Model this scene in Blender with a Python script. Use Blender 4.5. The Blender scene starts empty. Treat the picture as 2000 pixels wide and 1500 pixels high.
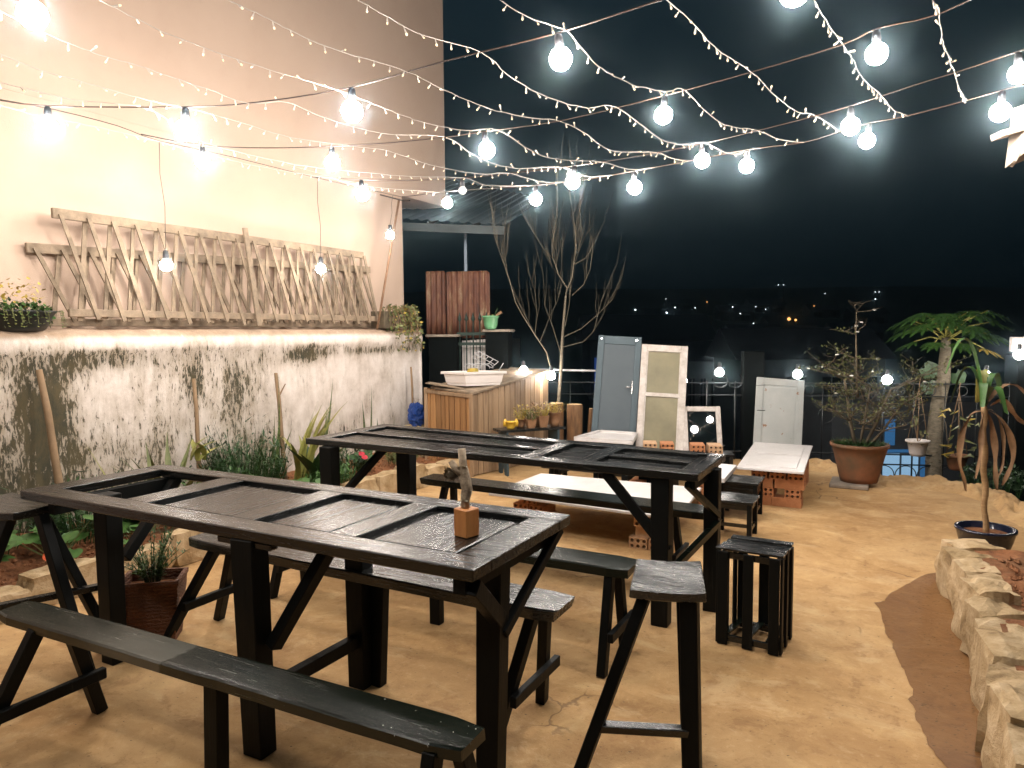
# A small yard at night under strings of bulbs. Units are metres, x along the tables, y along the house wall.
SKY_STRENGTH = 1.0
EXPOSURE = 1.2
BULB_COLOR = (1.0, 0.92, 0.84)
BULB_STRENGTH = 150.0
GLOW_HAZE = 0.0032  # density of the volume added for bulb halos
import bpy, bmesh, math, random
from mathutils import Vector, Matrix, noise
random.seed(7)
PI = math.pi
sc = bpy.context.scene
COL = sc.collection

# ------------------------------------------------------------------ camera
def make_camera():
    f, pitch, roll, yaw = 1400.0, math.radians(4.15), math.radians(0.45), math.radians(28.3)
    fw = Vector((-math.sin(yaw)*math.cos(pitch), math.cos(yaw)*math.cos(pitch), -math.sin(pitch)))
    rt = Vector((math.cos(yaw), math.sin(yaw), 0)); up = rt.cross(fw)
    r2 = rt*math.cos(roll) - up*math.sin(roll); u2 = rt*math.sin(roll) + up*math.cos(roll)
    cam = bpy.data.cameras.new('camera'); cam.sensor_width = 36.0; cam.lens = 36.0*f/2000.0
    cam.clip_start = 0.05; cam.clip_end = 2000
    o = bpy.data.objects.new('camera', cam); COL.objects.link(o)
    m = Matrix((r2, u2, -fw)).transposed().to_4x4(); m.translation = Vector((0, 0, 1.6))
    o.matrix_world = m
    sc.camera = o
make_camera()

# ------------------------------------------------------------------ night sky
world = bpy.data.worlds.new('World'); sc.world = world; world.use_nodes = True
wn = world.node_tree.nodes; wl = world.node_tree.links
bg = wn['Background']
tc = wn.new('ShaderNodeTexCoord'); sx = wn.new('ShaderNodeSeparateXYZ'); rp = wn.new('ShaderNodeValToRGB')
wl.new(tc.outputs['Generated'], sx.inputs[0]); wl.new(sx.outputs['Z'], rp.inputs['Fac'])
rp.color_ramp.elements[0].position = 0.0; rp.color_ramp.elements[0].color = (0.0009, 0.0019, 0.0024, 1)
rp.color_ramp.elements[1].position = 0.55; rp.color_ramp.elements[1].color = (0.0032, 0.0075, 0.0105, 1)
wl.new(rp.outputs['Color'], bg.inputs['Color']); bg.inputs['Strength'].default_value = SKY_STRENGTH
sc.view_settings.view_transform = 'Standard'; sc.view_settings.look = 'None'
sc.view_settings.gamma = 1; sc.view_settings.exposure = EXPOSURE
sc.view_settings.use_curve_mapping = False
sc.render.engine = 'CYCLES'
cy = sc.cycles
cy.use_denoising = True; cy.max_bounces = 6; cy.diffuse_bounces = 3; cy.glossy_bounces = 3
cy.transparent_max_bounces = 8; cy.sample_clamp_indirect = 6.0; cy.caustics_reflective = False; cy.caustics_refractive = False
cy.use_light_tree = True

# ------------------------------------------------------------------ materials
def srgb(h):
    h = h.lstrip('#'); v = [int(h[i:i+2], 16)/255 for i in (0, 2, 4)]
    return tuple(((c/12.92) if c <= 0.04045 else ((c+0.055)/1.055)**2.4) for c in v)
def rgba(c): return (c[0], c[1], c[2], 1)
def new_mat(name):
    m = bpy.data.materials.new(name); m.use_nodes = True
    return m, m.node_tree.nodes, m.node_tree.links, m.node_tree.nodes['Principled BSDF']
def coords(n, l, scale=(1, 1, 1), src='Object'):
    t = n.new('ShaderNodeTexCoord'); mp = n.new('ShaderNodeMapping'); mp.inputs['Scale'].default_value = scale
    l.new(t.outputs[src], mp.inputs['Vector']); return mp.outputs[0]
def nz(n, l, vec, scale, detail=4, rough=0.6, dist=0.0):
    t = n.new('ShaderNodeTexNoise'); t.inputs['Scale'].default_value = scale; t.inputs['Detail'].default_value = detail
    t.inputs['Roughness'].default_value = rough; t.inputs['Distortion'].default_value = dist
    l.new(vec, t.inputs['Vector']); return t.outputs['Fac']
def ramp(n, l, fac, stops, interp='LINEAR'):
    r = n.new('ShaderNodeValToRGB'); r.color_ramp.interpolation = interp
    e = r.color_ramp.elements
    e[0].position, e[0].color = stops[0][0], rgba(stops[0][1]); e[1].position, e[1].color = stops[-1][0], rgba(stops[-1][1])
    for p, c in stops[1:-1]:
        k = e.new(p); k.color = rgba(c)
    l.new(fac, r.inputs[0]); return r.outputs[0]
def step(n, l, v, a, b):
    m = n.new('ShaderNodeMapRange'); m.inputs[1].default_value = a; m.inputs[2].default_value = b
    m.interpolation_type = 'SMOOTHSTEP'
    l.new(v, m.inputs[0]); return m.outputs[0]
def mth(n, l, op, a, b=None, clamp=False):
    m = n.new('ShaderNodeMath'); m.operation = op; m.use_clamp = clamp
    for i, v in enumerate((a, b)):
        if v is None: continue
        if isinstance(v, (int, float)): m.inputs[i].default_value = v
        else: l.new(v, m.inputs[i])
    return m.outputs[0]
def mixc(n, l, fac, a, b, mode='MIX'):
    m = n.new('ShaderNodeMix'); m.data_type = 'RGBA'; m.blend_type = mode
    for s, v in ((0, fac), (6, a), (7, b)):
        if isinstance(v, (int, float)): m.inputs[s].default_value = v
        elif isinstance(v, tuple): m.inputs[s].default_value = rgba(v)
        else: l.new(v, m.inputs[s])
    return m.outputs[2]
def bump(n, l, b, h, strength=0.3, dist=0.01):
    k = n.new('ShaderNodeBump'); k.inputs['Strength'].default_value = strength; k.inputs['Distance'].default_value = dist
    l.new(h, k.inputs['Height']); l.new(k.outputs[0], b.inputs['Normal']); return k
def simple(name, c1, c2=None, scale=6, rough=0.7, bmp=0.2, stretch=(1, 1, 1), metal=0.0, dist=0.004, rvar=0.0):
    m, n, l, b = new_mat(name)
    c2 = c2 or tuple(x*0.7 for x in c1)
    v = coords(n, l, stretch); f = nz(n, l, v, scale, 5, 0.65)
    l.new(ramp(n, l, f, [(0.3, c2), (0.7, c1)]), b.inputs['Base Color'])
    b.inputs['Roughness'].default_value = rough; b.inputs['Metallic'].default_value = metal
    if rvar: l.new(mth(n, l, 'MULTIPLY_ADD', f, rvar), b.inputs['Roughness'])
    if bmp: bump(n, l, b, nz(n, l, v, scale*5, 4), bmp, dist)
    return m
def emis(name, col, strength, sample=True):
    m, n, l, b = new_mat(name)
    b.inputs['Base Color'].default_value = rgba(col); b.inputs['Emission Color'].default_value = rgba(col)
    b.inputs['Emission Strength'].default_value = strength; b.inputs['Roughness'].default_value = 0.3
    if not sample: m.cycles.emission_sampling = 'NONE'
    return m
M = {}
def wood_black(name, axis, tint=(0.0032, 0.0038, 0.0036), worn=(0.028, 0.026, 0.022), rough=0.26, spec=0.42):
    m, n, l, b = new_mat(name)
    st = {'x': (1.2, 16, 16), 'y': (16, 1.2, 16), 'z': (16, 16, 1.2)}[axis]
    v = coords(n, l, st); g = nz(n, l, v, 3.0, 6, 0.7, 0.4); big = nz(n, l, coords(n, l), 2.2, 4)
    fine = nz(n, l, coords(n, l, tuple(s*3 for s in st)), 4.0, 3, 0.7)
    dust = mth(n, l, 'MULTIPLY', step(n, l, g, 0.52, 0.75), step(n, l, big, 0.42, 0.7))
    l.new(mixc(n, l, dust, tint, worn), b.inputs['Base Color'])
    speck = step(n, l, nz(n, l, coords(n, l), 55, 2), 0.74, 0.78)
    r = mth(n, l, 'ADD', mth(n, l, 'MULTIPLY', g, 0.30), rough-0.14)
    l.new(mth(n, l, 'ADD', r, mth(n, l, 'MULTIPLY', speck, 0.2), True), b.inputs['Roughness'])
    h = mth(n, l, 'ADD', g, mth(n, l, 'MULTIPLY', fine, 0.5))
    bump(n, l, b, h, 0.40, 0.0028)
    b.inputs['Specular IOR Level'].default_value = spec
    return m
for ax in 'xyz': M['black_'+ax] = wood_black('black_painted_wood_'+ax, ax, rough=0.24 if ax != 'z' else 0.5, spec=0.62 if ax != 'z' else 0.14)
M['green_black_x'] = wood_black('green_black_paint', 'x', (0.005, 0.0085, 0.0055), (0.045, 0.050, 0.030), 0.22, 0.36)
M['worn_black_x'] = wood_black('worn_black_paint', 'x', (0.010, 0.011, 0.0105), (0.09, 0.09, 0.085), 0.26, 0.45)
M['scuffed_x'] = wood_black('scuffed_black_paint', 'x', (0.014, 0.015, 0.0145), (0.19, 0.19, 0.18), 0.25, 0.75)
M['grey_lattice'] = simple('weathered_lattice_wood', (0.31, 0.23, 0.155), (0.13, 0.095, 0.062), 9, 0.8, 0.5, (1, 1, 1))
def plank_mat(name, c1, c2, ax='z'):
    m, n, l, b = new_mat(name)
    st = {'x': (1, 22, 22), 'y': (22, 1, 22), 'z': (22, 22, 1)}[ax]
    oi = n.new('ShaderNodeObjectInfo')
    v = coords(n, l, st); g = nz(n, l, v, 2.5, 5, 0.65, 0.6)
    base = ramp(n, l, g, [(0.3, c2), (0.68, c1)])
    l.new(mixc(n, l, 1.0, base, ramp(n, l, oi.outputs['Random'], [(0, (0.55, 0.5, 0.45)), (0.5, (0.85, 0.8, 0.75)), (1, (1.15, 1.1, 1.05))]), 'MULTIPLY'), b.inputs['Base Color'])
    b.inputs['Roughness'].default_value = 0.62; bump(n, l, b, g, 0.3, 0.003); return m
M['plank'] = plank_mat('new_pine_plank', (0.52, 0.30, 0.13), (0.33, 0.165, 0.06))
M['plank_grey'] = plank_mat('aged_pine_plank', (0.42, 0.31, 0.20), (0.22, 0.14, 0.08))
M['brick'] = simple('clay_brick', (0.56, 0.25, 0.115), (0.38, 0.15, 0.06), 14, 0.85, 0.5)
M['brick_pale'] = simple('pale_clay_brick', (0.60, 0.40, 0.24), (0.45, 0.25, 0.13), 14, 0.85, 0.5)
M['hole_shade'] = simple('brick_hole_shade', (0.05, 0.02, 0.012), None, 10, 0.9, 0)  # dark caps stand for the shade deep inside the bricks
M['white_paint'] = simple('white_painted_board', (0.72, 0.69, 0.68), (0.60, 0.57, 0.55), 5, 0.38, 0.12, (1, 1, 1), 0, 0.002)
M['white_frame'] = simple('old_white_frame_paint', (0.66, 0.61, 0.57), (0.42, 0.36, 0.31), 11, 0.6, 0.4)
M['plastic_white'] = simple('white_plastic', (0.74, 0.69, 0.66), (0.66, 0.61, 0.58), 3, 0.35, 0)
M['blue_door'] = simple('slate_blue_paint', (0.040, 0.072, 0.090), (0.026, 0.052, 0.068), 5, 0.5, 0.2)
M['blue_door_panel'] = simple('slate_blue_panel', (0.052, 0.072, 0.086), (0.042, 0.060, 0.074), 5, 0.55, 0.2)
M['chrome'] = simple('steel_handle', (0.75, 0.75, 0.75), None, 4, 0.2, 0, (1, 1, 1), 1.0)
M['black_iron'] = simple('black_iron', (0.012, 0.014, 0.014), (0.006, 0.008, 0.008), 20, 0.4, 0.1)
M['green_iron'] = simple('dark_green_iron', (0.006, 0.026, 0.017), (0.003, 0.012, 0.008), 20, 0.6, 0.1)
M['silver_rail'] = simple('silver_rail', (0.55, 0.55, 0.56), (0.4, 0.4, 0.42), 10, 0.4, 0.0)
M['black_wall'] = simple('black_painted_plaster', (0.004, 0.005, 0.005), (0.002, 0.003, 0.003), 5, 0.9, 0.3)
M['black_wall'].node_tree.nodes['Principled BSDF'].inputs['Specular IOR Level'].default_value = 0.08
M['concrete_cap'] = simple('concrete_cap', (0.30, 0.25, 0.20), (0.17, 0.14, 0.11), 8, 0.9, 0.5)
M['terracotta'] = simple('mossy_terracotta', (0.27, 0.095, 0.038), (0.055, 0.045, 0.022), 2.6, 0.75, 0.4)
M['small_pot'] = simple('small_clay_pot', (0.36, 0.19, 0.09), (0.2, 0.1, 0.05), 9, 0.8, 0.3)
M['yellow_pot'] = simple('yellow_ceramic', (0.78, 0.52, 0.07), (0.62, 0.36, 0.03), 12, 0.35, 0.1)
M['glazed'] = simple('dark_blue_glaze', (0.012, 0.014, 0.035), (0.006, 0.007, 0.015), 6, 0.15, 0.05)
M['green_plastic'] = simple('pale_green_plastic', (0.13, 0.33, 0.17), (0.10, 0.26, 0.12), 6, 0.4, 0.0)
M['black_plastic'] = simple('black_plastic', (0.012, 0.014, 0.013), None, 8, 0.4, 0)
M['blue_bag'] = simple('blue_plastic_bag', (0.012, 0.07, 0.34), (0.006, 0.03, 0.16), 14, 0.35, 0.9, (1, 1, 1), 0, 0.02)
M['leaf'] = simple('green_leaf', (0.065, 0.155, 0.028), (0.025, 0.07, 0.012), 12, 0.5, 0.2)
M['leaf_dark'] = simple('dark_green_leaf', (0.030, 0.085, 0.018), (0.012, 0.04, 0.009), 12, 0.45, 0.2)
M['leaf_yellow'] = simple('yellow_green_leaf', (0.36, 0.32, 0.08), (0.17, 0.19, 0.04), 8, 0.55, 0.2)
M['leaf_olive'] = simple('olive_leaf', (0.16, 0.17, 0.05), (0.06, 0.08, 0.02), 10, 0.55, 0.2)
M['leaf_dry'] = simple('dry_brown_leaf', (0.30, 0.175, 0.09), (0.13, 0.07, 0.03), 9, 0.7, 0.3)
M['leaf_gold'] = simple('golden_leaf', (0.55, 0.36, 0.05), (0.30, 0.26, 0.05), 9, 0.6, 0.3)
M['snake'] = None
M['flower_white'] = simple('white_petal', (0.75, 0.72, 0.66), None, 5, 0.6, 0)
M['flower_orange'] = simple('orange_petal', (0.85, 0.17, 0.06), (0.7, 0.1, 0.03), 9, 0.6, 0)
M['flower_red'] = simple('red_petal', (0.65, 0.03, 0.06), None, 9, 0.6, 0)
M['bark_pale'] = simple('pale_bark', (0.20, 0.17, 0.12), (0.07, 0.058, 0.038), 16, 0.85, 0.8, (1, 1, 3))
M['bark_brown'] = simple('brown_bark', (0.15, 0.115, 0.07), (0.06, 0.045, 0.027), 18, 0.85, 0.8)
M['log'] = simple('barked_log', (0.27, 0.14, 0.06), (0.10, 0.05, 0.022), 7, 0.8, 0.5, (3, 3, 0.6))
M['log_end'] = simple('sawn_log_end', (0.55, 0.40, 0.22), (0.40, 0.27, 0.13), 14, 0.8, 0.2)
M['stake'] = simple('bamboo_stake', (0.27, 0.17, 0.09), (0.16, 0.10, 0.05), 7, 0.75, 0.3)
M['wire'] = simple('brown_cable', (0.055, 0.03, 0.02), None, 5, 0.5, 0)
M['fairy_cable'] = simple('clear_fairy_cable', (0.50, 0.45, 0.40), (0.40, 0.35, 0.3), 30, 0.35, 0)
M['socket'] = simple('black_lamp_socket', (0.035, 0.035, 0.04), None, 8, 0.4, 0)
M['fairy'] = emis('fairy_lamp', (1.0, 0.80, 0.50), 0.30, False)
M['bulb'] = emis('warm_white_bulb', BULB_COLOR, BULB_STRENGTH)
M['fence_bulb'] = emis('fence_bulb', BULB_COLOR, BULB_STRENGTH*0.35)
M['pendant_bulb'] = emis('pendant_bulb', BULB_COLOR, BULB_STRENGTH*0.45)
M['unlit'] = simple('frosted_unlit_bulb', (0.8, 0.8, 0.78), None, 4, 0.2, 0)
M['town_white'] = emis('town_lamp_white', (0.85, 0.93, 1.0), 3.2, False)
M['town_orange'] = emis('town_lamp_orange', (1.0, 0.42, 0.12), 1.3, False)
M['town_lit'] = emis('lit_wall_glow', (0.85, 0.40, 0.08), 0.55, False)  # glow stands in for lamplight falling on a house front
M['town_blue'] = emis('town_blue_light', (0.05, 0.13, 0.5), 0.12, False)
M['blue_window'] = emis('blue_lit_window', (0.06, 0.22, 0.50), 0.15, False)
M['pale_window'] = emis('pale_lit_curtain', (0.30, 0.52, 0.75), 0.30, False)
M['dark_wall'] = simple('dark_house_wall', (0.10, 0.11, 0.12), None, 2, 0.9, 0)
M['dark_roof'] = simple('dark_roof_sheet', (0.05, 0.05, 0.06), None, 2, 0.8, 0)
M['dark_glass'] = simple('dark_window_glass', (0.01, 0.012, 0.015), None, 2, 0.15, 0)

def _snake():
    m, n, l, b = new_mat('snake_plant_leaf')
    v = coords(n, l, (6, 6, 28)); f = nz(n, l, v, 2.0, 4, 0.6, 1.0)
    l.new(ramp(n, l, f, [(0.35, (0.035, 0.075, 0.02)), (0.6, (0.15, 0.19, 0.06)), (0.75, (0.30, 0.32, 0.12))]), b.inputs['Base Color'])
    b.inputs['Roughness'].default_value = 0.45; M['snake'] = m
_snake()
def _plaster():
    m, n, l, b = new_mat('beige_house_plaster')
    v = coords(n, l); f = nz(n, l, v, 0.9, 5, 0.6); g = nz(n, l, v, 7, 6, 0.7)
    c = ramp(n, l, f, [(0.3, (0.46, 0.335, 0.255)), (0.7, (0.51, 0.38, 0.295))])
    l.new(mixc(n, l, mth(n, l, 'MULTIPLY', step(n, l, g, 0.5, 0.8), 0.25), c, (0.41, 0.29, 0.215)), b.inputs['Base Color'])
    b.inputs['Roughness'].default_value = 0.9; bump(n, l, b, nz(n, l, v, 60, 5), 0.25, 0.003); M['plaster'] = m
_plaster()
def _mould():
    m, n, l, b = new_mat('mouldy_whitewashed_wall')
    v = coords(n, l)
    t = n.new('ShaderNodeSeparateXYZ'); l.new(v, t.inputs[0]); Y, Z = t.outputs['Y'], t.outputs['Z']
    vs = coords(n, l, (1, 1, 0.22)); vf = coords(n, l, (1, 1, 0.5))
    big = nz(n, l, vf, 1.7, 5, 0.62, 0.3); streak = nz(n, l, vs, 9, 6, 0.7, 0.2)
    spk = nz(n, l, coords(n, l, (1, 1, 0.3)), 42, 5, 0.75, 0.5); mid = nz(n, l, vf, 7, 6, 0.75, 0.4)
    base = ramp(n, l, nz(n, l, v, 3.2, 6, 0.7), [(0.3, (0.50, 0.42, 0.36)), (0.5, (0.68, 0.60, 0.54)), (0.7, (0.80, 0.73, 0.68))])
    # band of growth below the capping and stains of their own shape
    band = mth(n, l, 'MULTIPLY', step(n, l, Z, 1.30, 1.40), mth(n, l, 'SUBTRACT', 1.0, step(n, l, Z, 1.46, 1.52)))
    tot = mth(n, l, 'MULTIPLY', band, mth(n, l, 'MULTIPLY', step(n, l, nz(n, l, v, 1.3, 3), 0.42, 0.62), 0.13))
    for (y0, z0, ry, rz, k) in ((2.95, 1.02, 0.24, 0.42, 0.34), (2.55, 0.5, 0.35, 0.35, 0.22), (3.15, 1.40, 0.35, 0.10, 0.18), (4.22, 1.15, 0.13, 0.30, 0.26), (4.62, 1.05, 0.22, 0.38, 0.24), (3.7, 0.62, 0.6, 0.22, 0.10),
                                (5.45, 1.38, 0.30, 0.10, 0.22), (5.0, 0.55, 0.35, 0.3, 0.12), (6.6, 1.40, 0.7, 0.07, 0.16), (6.1, 0.50, 0.4, 0.15, 0.10)):
        a = mth(n, l, 'DIVIDE', mth(n, l, 'SUBTRACT', Y, y0), ry); c = mth(n, l, 'DIVIDE', mth(n, l, 'SUBTRACT', Z, z0), rz)
        d = mth(n, l, 'ADD', mth(n, l, 'MULTIPLY', a, a), mth(n, l, 'MULTIPLY', c, c))
        tot = mth(n, l, 'ADD', tot, mth(n, l, 'MULTIPLY', mth(n, l, 'DIVIDE', k, mth(n, l, 'ADD', d, 0.6)), 0.75))
    low = mth(n, l, 'MULTIPLY', mth(n, l, 'SUBTRACT', 1.0, step(n, l, Z, 0.1, 0.8)), 0.10)
    tot = mth(n, l, 'ADD', tot, low)
    grow = mth(n, l, 'ADD', mth(n, l, 'ADD', mth(n, l, 'MULTIPLY', big, 0.50), mth(n, l, 'MULTIPLY', mid, 0.28)), mth(n, l, 'MULTIPLY', streak, 0.54))
    grow = mth(n, l, 'ADD', grow, tot)
    soft = step(n, l, grow, 0.68, 0.98)
    dark = mth(n, l, 'MULTIPLY', step(n, l, mth(n, l, 'ADD', grow, mth(n, l, 'MULTIPLY', mth(n, l, 'SUBTRACT', spk, 0.5), 1.1)), 0.885, 0.985), 0.92)
    clean = mth(n, l, 'SUBTRACT', 1.0, step(n, l, Z, 1.48, 1.54))
    c1 = mixc(n, l, mth(n, l, 'MULTIPLY', soft, 0.62), base, (0.20, 0.145, 0.062))
    dk = ramp(n, l, mid, [(0.38, (0.014, 0.016, 0.005)), (0.6, (0.060, 0.045, 0.014))])
    c2 = mixc(n, l, mth(n, l, 'MULTIPLY', dark, mth(n, l, 'ADD', mth(n, l, 'MULTIPLY', clean, 0.92), 0.08)), c1, dk)
    led = step(n, l, Z, 1.555, 1.61)
    c2 = mixc(n, l, mth(n, l, 'MULTIPLY', led, 0.85), c2, ramp(n, l, mid, [(0.35, (0.20, 0.12, 0.06)), (0.65, (0.40, 0.27, 0.17))]))
    run = step(n, l, nz(n, l, coords(n, l, (1, 1, 0.05)), 16, 3), 0.66, 0.72)
    c3 = mixc(n, l, mth(n, l, 'MULTIPLY', run, 0.45), c2, (0.72, 0.65, 0.58))
    l.new(c3, b.inputs['Base Color']); b.inputs['Roughness'].default_value = 0.92
    bump(n, l, b, mth(n, l, 'ADD', spk, mth(n, l, 'MULTIPLY', dark, -0.6)), 0.5, 0.006); M['mould'] = m
_mould()
def _floor(name, wet):
    m, n, l, b = new_mat(name)
    v = coords(n, l); f = nz(n, l, v, 0.8, 6, 0.65, 0.6); g = nz(n, l, v, 5, 7, 0.72, 0.5); s = nz(n, l, v, 60, 3, 0.6)
    c = ramp(n, l, f, [(0.3, (0.32, 0.172, 0.062)), (0.5, (0.44, 0.262, 0.105)), (0.7, (0.54, 0.350, 0.165))])
    c = mixc(n, l, mth(n, l, 'MULTIPLY', step(n, l, g, 0.50, 0.70), 0.5), c, (0.62, 0.41, 0.185))
    c = mixc(n, l, mth(n, l, 'MULTIPLY', mth(n, l, 'SUBTRACT', 1.0, step(n, l, g, 0.34, 0.47)), 0.5), c, (0.235, 0.115, 0.038))
    g2 = nz(n, l, coords(n, l, (1, 1.6, 1)), 1.9, 6, 0.7, 1.2)
    c = mixc(n, l, mth(n, l, 'MULTIPLY', step(n, l, g2, 0.52, 0.66), 0.45), c, (0.60, 0.43, 0.23))
    c = mixc(n, l, mth(n, l, 'MULTIPLY', mth(n, l, 'SUBTRACT', 1.0, step(n, l, g2, 0.34, 0.45)), 0.38), c, (0.26, 0.135, 0.045))
    c = mixc(n, l, mth(n, l, 'MULTIPLY', step(n, l, s, 0.66, 0.72), 0.6), c, (0.13, 0.07, 0.03))
    f3 = nz(n, l, v, 24, 6, 0.75)
    c = mixc(n, l, mth(n, l, 'MULTIPLY', step(n, l, f3, 0.54, 0.70), 0.35), c, (0.66, 0.47, 0.26))
    c = mixc(n, l, mth(n, l, 'MULTIPLY', mth(n, l, 'SUBTRACT', 1.0, step(n, l, f3, 0.32, 0.44)), 0.55), c, (0.22, 0.115, 0.04))
    # hairline cracks
    vo = n.new('ShaderNodeTexVoronoi'); vo.feature = 'DISTANCE_TO_EDGE'; vo.inputs['Scale'].default_value = 0.55
    mx = n.new('ShaderNodeVectorMath'); mx.operation = 'ADD'
    nn = n.new('ShaderNodeTexNoise'); nn.inputs['Scale'].default_value = 3.5; nn.inputs['Detail'].default_value = 5; l.new(v, nn.inputs['Vector'])
    sc_ = n.new('ShaderNodeVectorMath'); sc_.operation = 'SCALE'; sc_.inputs['Scale'].default_value = 0.28; l.new(nn.outputs['Color'], sc_.inputs[0]); l.new(v, mx.inputs[0]); l.new(sc_.outputs[0], mx.inputs[1]); l.new(mx.outputs[0], vo.inputs['Vector'])
    crack = mth(n, l, 'SUBTRACT', 1.0, step(n, l, vo.outputs['Distance'], 0.0008, 0.0045))
    crack = mth(n, l, 'MULTIPLY', crack, step(n, l, nz(n, l, v, 0.9, 2), 0.56, 0.62))
    c = mixc(n, l, mth(n, l, 'MULTIPLY', crack, 0.6), c, (0.12, 0.065, 0.03))
    if wet: c = mixc(n, l, 1.0, c, (0.44, 0.35, 0.28), 'MULTIPLY')
    l.new(c, b.inputs['Base Color'])
    b.inputs['Roughness'].default_value = 0.42 if wet else 0.82
    if wet: b.inputs['Specular IOR Level'].default_value = 0.35
    h = mth(n, l, 'ADD', mth(n, l, 'MULTIPLY', g, 1.0), mth(n, l, 'ADD', mth(n, l, 'MULTIPLY', s, 0.15), mth(n, l, 'MULTIPLY', crack, -0.5)))
    bump(n, l, b, mth(n, l, 'ADD', h, mth(n, l, 'MULTIPLY', f3, 0.35)), 0.45 if not wet else 0.25, 0.02); return m
M['floor'] = _floor('ochre_concrete', False); M['wet'] = _floor('wet_concrete', True)
def _soil():
    m, n, l, b = new_mat('red_soil')
    v = coords(n, l); f = nz(n, l, v, 16, 7, 0.75); g = nz(n, l, v, 3, 4)
    c = ramp(n, l, f, [(0.3, (0.10, 0.04, 0.016)), (0.5, (0.27, 0.105, 0.04)), (0.72, (0.44, 0.21, 0.09))])
    l.new(mixc(n, l, step(n, l, g, 0.5, 0.7), c, (0.20, 0.10, 0.045)), b.inputs['Base Color']); b.inputs['Roughness'].default_value = 1
    bump(n, l, b, f, 1.0, 0.03); M['soil'] = m
_soil()
def _stone():
    m, n, l, b = new_mat('sandstone')
    v = coords(n, l); oi = n.new('ShaderNodeObjectInfo'); f = nz(n, l, v, 7, 7, 0.7, 0.6); g = nz(n, l, v, 30, 5, 0.7)
    c = ramp(n, l, f, [(0.28, (0.16, 0.10, 0.045)), (0.45, (0.42, 0.31, 0.17)), (0.7, (0.62, 0.50, 0.34))])
    c = mixc(n, l, 1.0, c, ramp(n, l, oi.outputs['Random'], [(0, (0.75, 0.7, 0.62)), (1, (1.05, 1.0, 0.95))]), 'MULTIPLY')
    l.new(c, b.inputs['Base Color']); b.inputs['Roughness'].default_value = 0.9
    bump(n, l, b, mth(n, l, 'ADD', f, mth(n, l, 'MULTIPLY', g, 0.5)), 0.8, 0.02); M['stone'] = m
_stone()
def _rust():
    m, n, l, b = new_mat('rusty_painted_sheet')
    vs = coords(n, l, (1, 1, 0.25)); f = nz(n, l, vs, 9, 6, 0.7, 0.3); g = nz(n, l, coords(n, l), 25, 5, 0.7)
    c = ramp(n, l, f, [(0.30, (0.035, 0.018, 0.012)), (0.44, (0.115, 0.042, 0.024)), (0.54, (0.17, 0.07, 0.036)), (0.60, (0.22, 0.13, 0.075)), (0.68, (0.36, 0.27, 0.18))])
    l.new(mixc(n, l, mth(n, l, 'MULTIPLY', step(n, l, g, 0.55, 0.7), 0.5), c, (0.09, 0.035, 0.02)), b.inputs['Base Color'])
    b.inputs['Roughness'].default_value = 0.6; bump(n, l, b, g, 0.3, 0.003); M['rust'] = m
_rust()
def _basket():
    m, n, l, b = new_mat('woven_clay')
    v = coords(n, l); w = n.new('ShaderNodeTexWave'); w.bands_direction = 'Z'; w.inputs['Scale'].default_value = 16; w.inputs['Distortion'].default_value = 5
    w.inputs['Detail Scale'].default_value = 3
    l.new(v, w.inputs['Vector']); f = nz(n, l, v, 6, 4)
    c = ramp(n, l, f, [(0.3, (0.07, 0.028, 0.014)), (0.7, (0.22, 0.085, 0.04))])
    l.new(mixc(n, l, mth(n, l, 'MULTIPLY', w.outputs['Fac'], 0.3), c, (0.05, 0.02, 0.01)), b.inputs['Base Color']); b.inputs['Roughness'].default_value = 0.75
    bump(n, l, b, w.outputs['Fac'], 0.7, 0.01); M['basket'] = m
_basket()
def _mesh_screen():
    m, n, l, b = new_mat('khaki_screen_cloth')
    v = coords(n, l); f = nz(n, l, v, 2.5, 5, 0.6)
    l.new(ramp(n, l, f, [(0.3, (0.125, 0.105, 0.045)), (0.7, (0.235, 0.205, 0.105))]), b.inputs['Base Color']); b.inputs['Roughness'].default_value = 0.45
    bump(n, l, b, nz(n, l, v, 160, 2), 0.2, 0.001); M['screen'] = m
_mesh_screen()
def _grey_door():
    m, n, l, b = new_mat('peeling_grey_paint')
    v = coords(n, l); f = nz(n, l, v, 14, 6, 0.7); g = nz(n, l, v, 3, 4)
    c = ramp(n, l, g, [(0.3, (0.36, 0.38, 0.37)), (0.7, (0.47, 0.48, 0.46))])
    l.new(mixc(n, l, step(n, l, f, 0.64, 0.68), c, (0.24, 0.12, 0.055)), b.inputs['Base Color']); b.inputs['Roughness'].default_value = 0.6
    bump(n, l, b, f, 0.4, 0.004); M['grey_door'] = m
_grey_door()

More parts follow.
